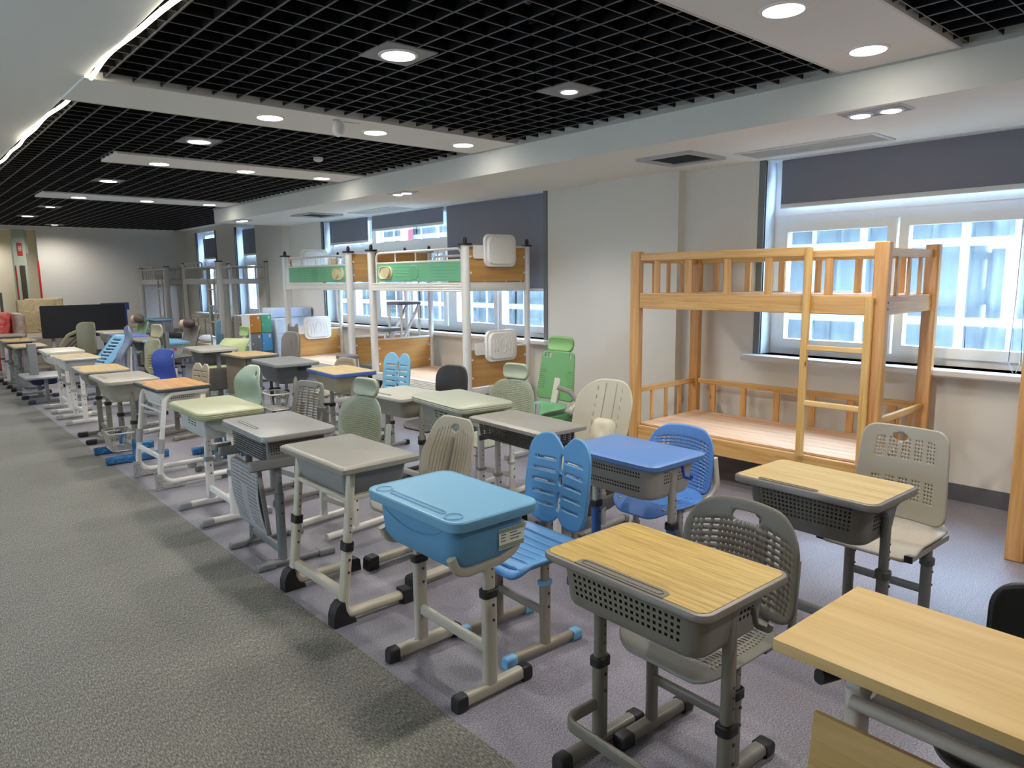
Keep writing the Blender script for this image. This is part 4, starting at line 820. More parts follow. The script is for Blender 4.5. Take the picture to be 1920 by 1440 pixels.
t, b = chair('beige butterfly backed chair behind the desk with the wire basket', 2.3, 7.75, 10, butter_back(.34, .34, z=.4, x=.2, col='b7ad97', thick=.014), dict(w=.4, d=.36, z=.4, col='b3a994'), dict(leg='8f8a7f', ly=.16, zc=.28, cap='8f8a7f', posts=.08))
t, b = chair('royal blue chair with ribbed back and corner handle', 2.15, 8.35, 14, dict(w=.44, h=.46, z=.4, x=.2, r=.1, rec=.1, col='3d57ae', ells=((-.13, .17, .03, .026, 2.2),), curve=.05, wave=.02, cx=(.014, .012), cz=(.014, .012)), dict(w=.42, d=.4, z=.43, col='3d57ae'), dict(leg='c9cac6', ly=.17, zc=.28, cap='a3a5a4', collar='77a9cf', style='ring', posts=.12, cross=.18))
g = G()
for k in range(11): g.sweep([(.165 + .016 * k * .35 - .03 * (2 * a / .42) ** 2 + .05 * sin((.05 + k * .032) / .46 * 2 * pi) - .012, a, .46 + k * .026) for a in (-.16, -.08, 0, .08, .16)], circ(.003, 5))
# ---- further back
t, b = chair('khaki chair with tall headrest and pierced back, beside the royal blue chair', 2.3, 9.3, 12, dict(w=.38, h=.42, z=.48, x=.2, r=.1, rec=.06, col='a3a184', hole=lambda i, j, x, z, nx, nz: j & 1 and j % 4 == 1 and abs(2 * i / nx - 1) < .7 and j / nz < .55, cx=(.012, .008), cz=(.012, .005), curve=.05, ells=((-.08, .15, .018, .024, 2),)), dict(w=.42, d=.4, z=.43, col='a3a184'), dict(leg='77797b', ly=.17, zc=.28, cap=BLK, posts=.1, cross=.18))
headrest(t, 'adab8e', .25, 1.0, .26, .16, '6f7275'); ob('spine_post', G().bar((.29, -.12, .3), (.29, -.12, .98), .05, .05), pl('6f7275', .4), t); ob('armrest', G().sweep([(.2, -.21, .5), (.05, -.24, .56), (.0, -.25, .6)], circ(.014, 8)).cyl((.2, -.2, .5), (.2, -.26, .5), .03, 12), pl('a9a88f'), t)
t, b = chair('blue grey curved shell chair behind the plain white desk', 2.22, 10.4, -4, dict(w=.36, h=.58, z=.44, x=.2, r=.1, rec=.1, col='8f9bb5', curve=.06, wave=-.05, cx=(.014, .012), cz=(.014, .012), hole=lambda i, j, x, z, nx, nz: i & 1 and j & 1 and i % 6 == 1 and j % 6 == 3), dict(w=.42, d=.4, z=.43, col='8f97a8'), dict(leg='d6d6d3', ly=.17, zc=.28, cap='55585c', posts=.1, cross=.18))
t, b = chair('light blue child chair with ladder slats leaning back', 2.15, 11.3, 20, dict(w=.42, h=.6, z=.4, x=.1, r=.12, rec=.75, col='74a9cc', curve=-.04, cx=(.02, .02), cz=(.03, .03), hole=lambda i, j, x, z, nx, nz: j & 1 and .25 < i / nx < .75 and .1 < j / nz < .9, thick=.02), dict(w=.4, d=.38, z=.42, col='6b9fc4'), dict(leg='a8b4bd', ly=.17, zc=.25, cap='5d6b78', posts=0, cross=.16))
ob('spine_post', G().bar((.18, 0, .35), (.3, 0, .6), .06, .04), pl('5c7f99', .4), t)
t, b = chair('khaki chair with curved side arms leaning beside the white desk', 2.3, 12.7, 30, dict(w=.4, h=.5, z=.48, x=.2, r=.1, rec=.05, col='8f8d78', curve=.06, cx=(.014, .012), cz=(.014, .012)), dict(w=.42, d=.4, z=.43, col='87866f'), dict(leg='6d6e6c', ly=.17, zc=.28, cap=BLK, posts=.1, cross=.18))
ob('side_arm', G().sweep(fillet([(.22, .2, .85), (.02, .22, .78), (-.12, .22, .62), (-.15, .2, .5)], .12, 5), rr(.05, .02, .008, 2), (0, 1, 0)), pl('8f8a73', .45), t); ob('side_slats', G().bar((.15, .2, .75), (-.05, .2, .6), .015, .03).bar((.15, .2, .68), (-.05, .2, .54), .015, .03).bar((.15, .2, .61), (-.03, .2, .48), .015, .03), pl('55534a'), t)

# ---- chairs of the second row
t, b = chair('beige grey perforated chair with oval handle behind the pale oak desk', 3.32, 1.22, -2, dict(w=.4, h=.43, z=.47, x=.16, r=.06, rec=.1, cx=(.008, .0065), cz=(.008, .009), col='a39d90', hole=lambda i, j, x, z, nx, nz: i & 1 and j & 1 and (i // 2) % 4 != 3 and (j / nz > .62 and j / nz < .86 or .2 < j / nz < .45) and abs(2 * i / nx - 1) < .72, ells=((.03, .16, .034, .018, 2),), curve=.04, shape=lambda x, z: (x * (1 - .06 * z / .2), z)),
    dict(w=.42, d=.4, z=.45, cx=(.01, .008), cz=(.009, .006), col='b3ab9c', r=.05, hole=lambda i, j, x, z, nx, nz: i & 1 and j & 1 and (i // 2) % 5 < 4 and abs(2 * i / nx - 1) < .6 and abs(2 * j / nz - 1) < .55, front=.05), dict(leg='6b6a64', ly=.17, zc=.34, x=.06, foot=(-.2, .24), sec=(.046, .046), collar='4a4a48', cap='8e9092', posts=.14, cross=.2, postcol='77756c'))
ob('seat_frame', G().box(-.2, .2, -.205, -.175, .405, .43).box(-.2, .2, .175, .205, .405, .43), pl('8b877d', .4), t, 0, .003); ob('frame_plug', G().box(-.205, -.196, -.206, -.174, .403, .432).box(-.205, -.196, .174, .206, .403, .432), pl(BLK), t, 0)
CB = '5a88c9'
t, b = chair('cornflower blue perforated chair on curved beige arms', 3.06, 2.28, -2, dict(w=.44, h=.36, z=.42, x=.22, r=.12, rec=.1, cx=(.0075, .007), cz=(.0125, .0065), hole=h_mix, thick=.006, col=CB, curve=.06, shape=lambda x, z: (x, z - .02 * (2 * x / .44) ** 2)),
    dict(w=.44, d=.4, z=.42, r=.15, cx=(.008, .007), cz=(.008, .007), hole=lambda i, j, x, z, nx, nz: h_seat(i, j, x, z, nx, nz) and abs(2 * j / nz - 1) < .55, thick=.004, col='4f80c4', front=.06), dict(leg='aba79d', ly=.15, zc=.25, foot=(-.22, .24), cap='8f8d86', collar=None, posts=0, cross=.16))
for s in (-1, 1): ob('back_arm', G().sweep(fillet([(.0, s * .17, .39), (.17, s * .2, .4), (.225, s * .218, .48), (.2, s * .215, .64)], .08, 5), rr(.036, .022, .009, 3), (0, 1, 0)), pl('c9c4ba', .4), t)
t, b = chair('beige slatted shell chair with round lumbar cushion beside the wooden bunk bed', 3.3, 3.06, 4, dict(w=.46, h=.48, z=.46, x=.2, r=.18, rec=.28, cx=(.0095, .005), cz=(.013, .007), col='b8b2a0', curve=.07, hole=lambda i, j, x, z, nx, nz: i in (nx // 2 - 14 | 1, nx // 2 + 14 | 1, (nx // 2 - 6) | 1, (nx // 2 + 6) | 1) and .12 < j / nz < .93 and (abs(i - nx / 2) < 9 or j % 6 > 2)), dict(w=.44, d=.42, z=.44, r=.12, col='b0aa98'), dict(leg='8d8b86', ly=.17, zc=.25, foot=(-.24, .26), cap='6d6b68', collar=None, posts=.1, cross=.16))
ob('lumbar_cushion', G().panel(.2, .17, (.012, .012), (.012, .012), .06, None, lambda a, b: (.225 - .045 * cos(a / .2 * pi) * cos(b / .17 * pi) + .03 * exp(-((a / .045) ** 2 + ((b - .01) / .045) ** 2)) + b * .28, a, .58 + b)), pl('c9c3af', .35), t, 60, 0, .012)
ob('storage_tray', G().tub(.4, .42, .12, .24, .04, .05), pl('5d5a56', .5), t, 40, 0, .006)
sage_chair('sage green perforated chair with headrest behind the sage desk', 3.36, 4.0, 8)
t, b = chair('black shell chair between the light grey desk and the green bunk bed', 3.34, 4.74, 4, dict(w=.4, h=.42, z=.46, x=.22, r=.12, rec=.08, col='2f2d2c', curve=.05, cx=(.014, .012), cz=(.014, .012)), dict(w=.42, d=.4, z=.43, col='2f2d2c'), dict(leg='55534f', ly=.17, zc=.28, cap=BLK, posts=.1, cross=.18))
GN = '6da36c'
t, b = chair('green high backed chair with headrest and grey armrests against the pillar', 4.28, 4.5, 2, dict(w=.42, h=.44, z=.5, x=.24, r=.05, rec=.12, col=GN, curve=.02, cx=(.01, .007), cz=(.012, .007), hole=lambda i, j, x, z, nx, nz: i & 1 and j & 1 and .15 < j / nz < .6 and (i / nx < .2 or i / nx > .8) or (.86 < j / nz < .94 and (.72 < i / nx < .8 or .83 < i / nx < .9 or .1 < i / nx < .16)), shape=lambda x, z: (x * (1 - .08 * z / .22), z)),
    dict(w=.44, d=.42, z=.46, r=.12, col='6aa57a', hole=h_oval(.6), front=.04), dict(leg='c6c4bc', ly=.16, zc=.28, foot=(-.24, .26), cap='8f8d86', collar=None, posts=.0, cross=.16))
headrest(t, '7eae6c', .31, 1.0, .3, .13, '55564f', .15)
for s in (-1,):
    a = ob('armrest', G().sweep(fillet([(.17, s * .27, .44), (.22, s * .27, .52), (.12, s * .27, .62), (-.05, s * .27, .68)], .04, 5), rr(.04, .032, .012, 3), (0, 1, 0)), pl('c4c2b8', .4), t)
    ob('pivot', G().cyl((.17, s * .25, .44), (.17, s * .295, .44), .045, 18), pl('b5b3a8', .4), a); ob('under_tray', G().box(-.15, .18, s * .2 - .04, s * .2 + .04, .37, .42), pl('5f9a63'), t, 0, .006)
ob('spine', G().bar((.2, 0, .42), (.33, 0, .9), .07, .03), pl('c4c2b8', .4), t)
t, b = chair('sky blue butterfly backed chair in front of the green bunk bed', 3.55, 5.94, 8, butter_back(.4, .42, z=.46, x=.22, col='7cb2cf', curve=.025, hole=h_wing), dict(w=.42, d=.4, z=.4, cx=(.03, .03), cz=(.012, .005), hole=lambda i, j, x, z, nx, nz: j & 1 and j % 6 == 3 and .06 < i / nx < .94, col='79b4d6', front=.05, thick=.016), dict(leg='8f8d86', ly=.17, zc=.25, cap=BLK, collar=BLK, posts=.09, cross=.16))
t, b = chair('small beige chair peeping between the charcoal desk and blue rimmed desk', 3.62, 7.0, 4, dict(w=.4, h=.3, z=.45, x=.18, r=.1, rec=.1, col='9d9482', hole=h_dots(.7, .6), curve=.05), dict(w=.4, d=.38, z=.42, col='aaa596'), dict(leg='bdbab0', ly=.16, zc=.25, cap=BLK, posts=.1, cross=.16, foot=(-.24, .24)))
ob('seat_ring', G().sweep([(.24 * cos(k * pi / 10), .24 * sin(k * pi / 10), .34) for k in range(20)], rr(.016, .05, .006, 2), closed=True), pl('c5c3ba', .4), t)
t, b = chair('dark grey padded chair with a notched headrest before the white cabinet', 3.66, 8.5, 10, dict(w=.36, h=.54, z=.42, x=.2, r=.12, rec=.08, col='7d7872', curve=.03, cx=(.012, .008), cz=(.016, .006), thick=.03), dict(w=.42, d=.4, z=.43, col='77736d'), dict(leg='5d5c58', ly=.16, zc=.25, cap=BLK, posts=.0, cross=.16))
ob('headrest', G().loft([[(xx, a, b) for a, b in ((-.09, .84), (.09, .84), (.1, 1.0), (.085, 1.06), (.04, 1.02), (-.04, 1.02), (-.085, 1.06), (-.1, 1.0))] for xx in (.235, .265)]), pl('77736b', .5), t, 30, .008)
ob('seam', G().cb(.215, 0, .68, .004, .006, .3).cb(.21, 0, .66, .004, .26, .006).cb(.2, 0, .58, .004, .26, .006).cb(.222, 0, .74, .004, .26, .006), pl('5f5b56'), b, 0)
t, b = chair('lime green shell chair behind the grey desk with the side pouch', 3.4, 9.85, 35, dict(w=.44, h=.44, z=.5, x=.12, r=.05, rec=.85, col='b4c187', curve=-.05, wave=.03, cx=(.014, .012), cz=(.014, .012)), dict(w=.42, d=.4, z=.45, col='a9b97e'), dict(leg='9fb07f', ly=.17, zc=.28, cap='77867a', posts=.0, cross=.18))
ob('back_stay', G().bar((.12, -.1, .42), (.3, -.1, .68), .03, .02).bar((.12, .1, .42), (.3, .1, .68), .03, .02), pl('a9b97e'), t)
t, b = chair('mint green chair with curved headrest in front of the lockers', 3.84, 10.55, 10, dict(w=.34, h=.24, z=.5, x=.2, r=.07, rec=.1, col='9cc08c', curve=.05, hole=lambda i, j, x, z, nx, nz: j % 8 > 2 and (i % 12 in (4, 5)), cx=(.01, .01), cz=(.01, .01)), dict(w=.42, d=.4, z=.44, col='5a9aa5'), dict(leg='8bb09a', ly=.17, zc=.28, cap='77867a', posts=.1, cross=.18))
headrest(t, 'a5c285', .25, .85, .24, .15, '8fbf95')
def roll_chair(label, x, y, rot, col, rollc, zt):
    t, b = chair(label, x, y, rot, dict(w=.34, h=.5, z=zt - .52, x=.2, r=.08, rec=.38, col=col, curve=.02, cx=(.014, .012), cz=(.014, .012), thick=.03), dict(w=.42, d=.4, z=.43, col=col), dict(leg='8d97a8', ly=.16, zc=.28, cap=BLK, posts=.1, cross=.18))
    ob('headrest', G().ell((.28, 0, zt - .02), .07, .13, .08, 14, 8), pl(rollc, .6), t); ob('bolster', G().ell((.25, .1, zt - .03), .065, .05, .075, 14, 8), pl('b59f92', .6), t); return t
roll_chair('grey chair with brown bolster headrest before the grey loft beds', 3.46, 11.85, 20, '6f6c66', '4b3d3a', .95); roll_chair('green chair with round brown headrest by the loft bed', 3.02, 13.05, 12, '7d9d80', '5a5048', 1.0)
t, b = chair('sky blue chair between the grey loft bed and lime chair', 4.0, 12.0, -30, dict(w=.36, h=.5, z=.46, x=.2, r=.06, rec=.05, col='6fa0bb', curve=.03, cx=(.014, .012), cz=(.014, .012)), dict(w=.42, d=.4, z=.43, col='6fa0bb'), dict(leg='6f8fa5', ly=.16, zc=.28, cap=BLK, posts=.1))
# ---- black chair by the long table
t, b = chair('black fabric backed chair behind the long birch table', 2.1, .33, -4, dict(w=.46, h=.31, z=.43, x=.2, r=.08, rec=.06, col='19191a', curve=.03, cx=(.014, .012), cz=(.014, .012), thick=.02), dict(w=.46, d=.44, z=.42, col='1d1d1f', thick=.04), dict(leg='202022', ly=.2, zc=.25, x=.0, cap=BLK, posts=.14, cross=.18, foot=(-.22, .22)))

# ================================================================ long birch table
t = thing('folding_table', 'long birch topped table with tilting modesty panel and perforated shelf', 'table', (1.72, .28, 0), -1.5)
ob('tabletop', G().slab(0, -.14, .44, 1.28, .003, .716, .745, .0015), BIRCH, t)
ob('modesty_panel', G().cb(0, 0, 0, .016, 1.04, .3).xf(Matrix.Translation((-.17, -.1, .42)) @ Matrix.Rotation(.12, 4, 'Y')), wood('birch_panel', 'd2b276', 'bd9c5c', 'y', .55), t, 0)
ob('front_rail', G().tube([(-.1, .36, .6), (-.1, -.66, .6)], .017, 12), pl('b1aea5', .35), t)
sh = ob('shelf', G().slab(.06, -.12, .2, .96, .01, .555, .562, .002), pl('8c8a84', .4), t); g = G()
for k in range(13): g.slab(-.01, .25 - k * .06, .01, .016, .004, .5615, .5635, .0004)
ob('shelf_holes', g, pl('d6d2c8', .8), sh, 0); ob('tilt_beam', G().bar((.03, .36, .685), (.03, -.66, .685), .05, .04), pl('b1aea5', .35), t)
for y in (.38, -.66):
    l = ob('leg', G().sweep([(-.02, y, .06), (-.02, y, .6)], rr(.07, .04, .012, 3), (0, 1, 0)).sweep([(-.02, y, .58), (.0, y, .7)], rr(.06, .05, .012, 3), (0, 1, 0)), pl('d3d0c8', .35), t)
    ob('foot', G().slab(0, y, .46, .06, .02, .055, .09), pl('d3d0c8', .35), l); g = G()
    for x in (-.19, .19): g.cyl((x, y - .018, .0275), (x, y + .018, .0275), .0275, 16)
    ob('caster', g, pl(BLK, .4), l)
lv = ob('lever', G().sweep([(-.06, .385, .66), (-.12, .4, .66)], rr(.02, .02, .005, 2)), pl('c9c6be', .35), t); ob('lever_grip', G().sweep([(-.1, .395, .66), (-.13, .402, .662), (-.165, .41, .665)], rr(.028, .034, .01, 3)), pl(BLK, .4), lv)
# ================================================================ wooden bunk bed
PZ = wood('pine_z', 'd2a468', 'bb8448', 'z', .8, .35, True); PY = wood('pine_y', 'd6ae70', 'be8c4e', 'y', .8, .35, True); PX = wood('pine_x', 'd4a86b', 'bb864a', 'x', .8, .35, True)
PL = wood('pine_pale', 'dcb877', 'c99c56', 'z', .8, .35, True); SL = wood('raw_slat', 'e0bd9b', 'cda37e', 'y', .8, .7)
def wooden_bunk(y0, y1, label):
    t = thing('bunk_bed', label, 'bunk bed', (4.6, (y0 + y1) / 2, 0), 0); B = (y1 - y0) / 2; D = .9
    for x in (.0, D - .06):
        for s in (-1, 1): ob('post', G().box(x, x + .06, s * B - .045 * (s > 0) * 2 + .0, s * B + .09 * (s < 0), 0, 1.79), PZ, t, 0, .008)
    def rail(n, x0, x1, a, b, z0, z1, m=PY): return ob(n, G().box(x0, x1, a, b, z0, z1), m, t, 0, .006)
    I = B - .09
    for x0 in (.008, D - .05):
        for z0, z1 in ((.26, .385), (1.34, 1.462)): rail('side_rail', x0, x0 + .035, -I, I, z0, z1)
    for s in (-1, 1):
        for z0, z1 in ((.26, .385), (1.34, 1.455)): rail('end_rail', .06, D - .06, s * (B - .045) - .018, s * (B - .045) + .018, z0, z1, PX)
        for z0, z1 in ((.645, .69), (1.70, 1.755)):
            r_ = rail('guard_rail', .06, D - .06, s * (B - .045) - .015, s * (B - .045) + .015, z0, z1, PX)
            lo = .385 if z0 < 1 else 1.455
            for k in range(3): ob('baluster', G().box(.06 + (D - .12) * (k + 1) / 4 - .018, .06 + (D - .12) * (k + 1) / 4 + .018, s * (B - .045) - .009, s * (B - .045) + .009, lo, z0), PZ, r_, 0, .002)
    def guard(x, a, b, z0, z1, lo, ys, th=.024):
        r_ = rail('guard_rail', x, x + th, a, b, z0, z1)
        for y in ys: ob('baluster', G().box(x + .004, x + th - .004, y - .026, y + .026, lo, z0), PZ, r_, 0, .002)
    gp = B - .49
    guard(.012, -gp + .0, I, 1.715, 1.775, 1.462, [-gp + .30, -gp + .62, -gp + .95, -gp + 1.24]); guard(.012, -I, -gp, 1.70, 1.75, 1.462, [-gp - .12])
    guard(D - .046, -I, I, 1.70, 1.75, 1.462, [-I + (2 * I) * (k + .5) / 6 for k in range(6)]); guard(D - .046, -I, I, .645, .69, .385, [-I + (2 * I) * (k + .5) / 6 for k in range(6)])
    for z in (.385, 1.44):
        for k in range(8): ob('slat', G().box(.045 + k * .1015, .045 + k * .1015 + .0985, -I, I, z, z + .016), SL, t, 0, .002)
    # ladder hooked on the front
    la = []
    for y, z0, z1 in ((-gp, .385, 1.765), (-I - .0 + .0, .385, 1.45)):
        q = ob('ladder_upright', G().sweep([(-.02, y, z0), (-.02, y, z1 - .02), (-.02, y, z1)], rr(.05, .03, .008, 3), (1, 0, 0)), PL, t); la.append(q)
    for z in (.75, 1.12): ob('ladder_rung', G().box(-.034, -.006, -I + .02, -gp - .02, z - .018, z + .018), wood('pine_rung', 'e3c184', 'd0a463', 'y', .8), t, 0, .006)
    for z in (.34, .66, 1.38, 1.42): ob('bolt', G().cyl((.03, -B + .002, z), (.03, -B - .0015, z), .008, 10), pl('2a2522'), t)
    return t
wooden_bunk(1.76, 3.74, 'honey pine bunk bed with front ladder standing before the window')
wooden_bunk(-.94, 1.045, 'second pine bunk bed cut off by the picture edge beside the window wall')

# ================================================================ white metal bunk beds with green guards
M_WM = pl('d9d8d3', .35); GR = '6fb38a'
def tray(p, y, z, hi=.36, w=.46, s=-1, pattern=True):
    """moulded bedside tray on the outer face of an end board"""
    m = pl('ecebe6', .3)
    tr = ob('bedside_tray', G().loft([[(a, y + s * dd, b) for a, b in rr(w * k, hi * k, .07, 6, .45, z)] for dd, k in ((.004, .98), (.0, 1), (.02, 1), (.03, .97), (.026, .86), (.05, .8))]), m, p)
    ob('tray_tongue', G().loft([[(a, y + s * dd, b) for a, b in rr(.22, .13, .02, 3, .2, z - .02)] for dd in (.002, .012)]), m, tr)
    if pattern:
        g = G()
        for q in (-.13, -.085, .085, .13): g.tube([(.45 + q + .012 * sin(k * .9), y + s * .052, z - .1 + k * .035) for k in range(6)], .004, 5)
        g.tube([(.45 + .045 * cos(k * pi / 8), y + s * .052, z + .01 + .085 * sin(k * pi / 8)) for k in range(16)], .004, 5, closed=True)
        ob('tray_relief', g, m, tr)
def green_bunk(y0, y1, label, cup_near):
    cup_low = not cup_near
    t = thing('bunk_bed', label, 'bunk bed', (4.6, (y0 + y1) / 2, 0), 0, 'green guarded bunk beds'); B = (y1 - y0) / 2; D = .86
    BO = wood('beech_board', 'c79a5c', 'b4854a', 'x', .5)
    for x in (0, D):
        for s in (-1, 1):
            r0 = .042 if x == 0 else .03
            p = ob('post', G().loft([[(x + a, s * B + b, z) for a, b in rr(r0 * 2, r0 * 2, r0 * .8, 5)] for z in (0, 1.93)]), M_WM, t)
            g = G().slab(x, s * B, r0 * 2 + .03, r0 * 2 + .03, .01, 1.93, 1.95); ob('post_cap', g.loft([[(x + a, s * B + b, z) for a, b in circ(rr_, 12)] for z, rr_ in ((1.94, .02), (1.975, .022), (2.0, .02), (2.012, .01))]), pl(BLK, .4), p)
    for x in (0, D):
        for z0, z1 in ((.36, .45), (1.455, 1.545)):
            ob('side_rail', G().loft([[(x + a, yy, (z0 + z1) / 2 + b) for a, b in ((.022, -.045), (.022, .045), (-.022, .045), (-.026, .036), (-.018, .03), (-.026, .018), (-.018, .012), (-.026, 0), (-.018, -.006), (-.026, -.018), (-.018, -.024), (-.026, -.036), (-.022, -.045))] for yy in (-B + .04, B - .04)]), M_WM, t, 20)
    for s in (-1, 1):
        for z in (.40, 1.50): ob('end_rail', G().bar((.03, s * B, z), (D - .03, s * B, z), .04, .08), M_WM, t)
        for z0, z1 in ((.455, .84), (1.56, 1.915)):
            fr = ob('end_board', G().box(.045, D - .035, s * B - .009, s * B + .009, z0, z1), BO, t, 0, .003)
            ob('board_edge', G().box(.04, D - .03, s * B - .013, s * B + .013, z1, z1 + .02), M_WM, fr, 0)
            for x in (.06, D - .05):
                for zz in (z0 + .09, z1 - .1): ob('button', G().cyl((x, s * B - .008, zz), (x, s * B - .016, zz), .012, 12), pl('efeeea'), fr)
    ty = -B - .012 if cup_near else B - .014
    tray(t, ty, 1.88, .34, .44, -1, not cup_near); tray(t, ty, .87, .34, .44, -1)
    for z in (.43, 1.52):
        for k in range(7): ob('slat', G().box(.03 + k * .114, .03 + k * .114 + .11, -B + .03, B - .03, z, z + .018), SL, t, 0, .002)
    # front guard with green panel, rear rail
    a, b = (-B + .06, B - .12)
    ob('guard_frame', G().tube(fillet([(0, a, 1.55), (0, a, 1.9), (0, b, 1.9), (0, b, 1.55)], .07, 6), .014, 10, (1, 0, 0)), M_WM, t)
    pn = ob('guard_panel', G().box(-.012, .012, a + .016, b - .016, 1.56, 1.77), pl(GR, .4), t, 0, .004)
    g = G()
    for k in range(5):
        for q0, q1 in ((a + .06, a + .5), (a + .7, b - .4)): g.box(-.0155, -.0125, q0, q1, 1.59 + k * .036, 1.594 + k * .036)
    ob('panel_rib', g, pl('8cc9a2', .4), pn, 0); ob('panel_cap', G().bar((0, a + .01, 1.78), (0, b - .01, 1.78), .03, .022), M_WM, pn)
    ob('medallion', G().loft([[(xx, 0 + .1 * cos(k * pi / 12) * kk, 1.665 + .085 * sin(k * pi / 12) * kk) for k in range(24)] for xx, kk in ((-.012, 1), (-.017, .94))]), pl('67ac82', .4), pn)
    cy = b - .22 if cup_near else a + .2
    cu = ob('cup_holder', G().loft([[(xx, cy + p, 1.667 + q) for p, q in rr(.3 * k, .15 * k, .07, 6)] for xx, k in ((-.012, 1), (-.024, 1), (-.03, .94), (-.026, .86), (-.014, .84))]), pl('d4cba8', .4), pn)
    ob('cup_rim', G().cyl((-.016, cy + (-.05 if cup_near else .05), 1.667), (-.05, cy + (-.05 if cup_near else .05), 1.667), .062, 20), pl('c9bf99', .4), cu)
    for k in range(3):
        y = a + (b - a) * (k + 1) / 4; ob('guard_stay', G().tube([(0, y, 1.785), (0, y, 1.89)], .009, 8, (1, 0, 0)), M_WM, t)
    ob('rear_guard', G().tube(fillet([(D, -B + .1, 1.55), (D, -B + .1, 1.87), (D, B - .1, 1.87), (D, B - .1, 1.55)], .07, 6), .014, 10, (1, 0, 0)), M_WM, t)
    for k in range(4): y = -B + .35 + k * (2 * B - .7) / 3; ob('guard_stay', G().tube([(D, y, 1.55), (D, y, 1.86)], .012, 8, (1, 0, 0)), M_WM, t)
    return t
green_bunk(5.9, 7.76, 'white metal bunk bed with green guard, nearer the wooden bunk bed', True)
green_bunk(8.32, 10.2, 'white metal bunk bed with green guard, farther from the wooden bunk bed', False)
# folding step stool behind the gap between the beds
t = thing('step_ladder', 'white bunk stair with three grey treads between the two green bunk beds', 'step ladder', (5.1, 8.03, 0))
for k, (x, z) in enumerate(((-.32, .5), (-.12, .96), (.12, 1.29))):
    ob('tread', G().slab(x, 0, .34, .3, .01, z - .03, z + .01, .004), pl('6b6e73', .5), t)
for s in (-1, 1):
    ob('stringer', G().bar((-.45, s * .14, .02), (.26, s * .14, 1.25), .025, .04, (0, 1, 0)), M_WM, t)
    ob('leg', G().bar((-.26, s * .14, 0), (-.26, s * .14, .93), .025, .03, (0, 1, 0)), M_WM, t); ob('leg', G().bar((.26, s * .14, 0), (.26, s * .14, 1.26), .025, .03, (0, 1, 0)), M_WM, t); ob('leg', G().bar((-.02, s * .14, 0), (-.02, s * .14, 1.26), .025, .03, (0, 1, 0)), M_WM, t)
t = thing('stool', 'low grey topped stool in the gap before the green bunk beds', 'stool', (4.36, 8.02, 0)); ob('seat', G().slab(0, 0, .22, .26, .05, .62, .66), pl('77777a', .5), t)
for a in (-1, 1):
    for b in (-1, 1): ob('leg', G().bar((a * .09, b * .09, .63), (a * .12, b * .12, 0), .02, .02, (1, 0, 0)), M_WM, t)

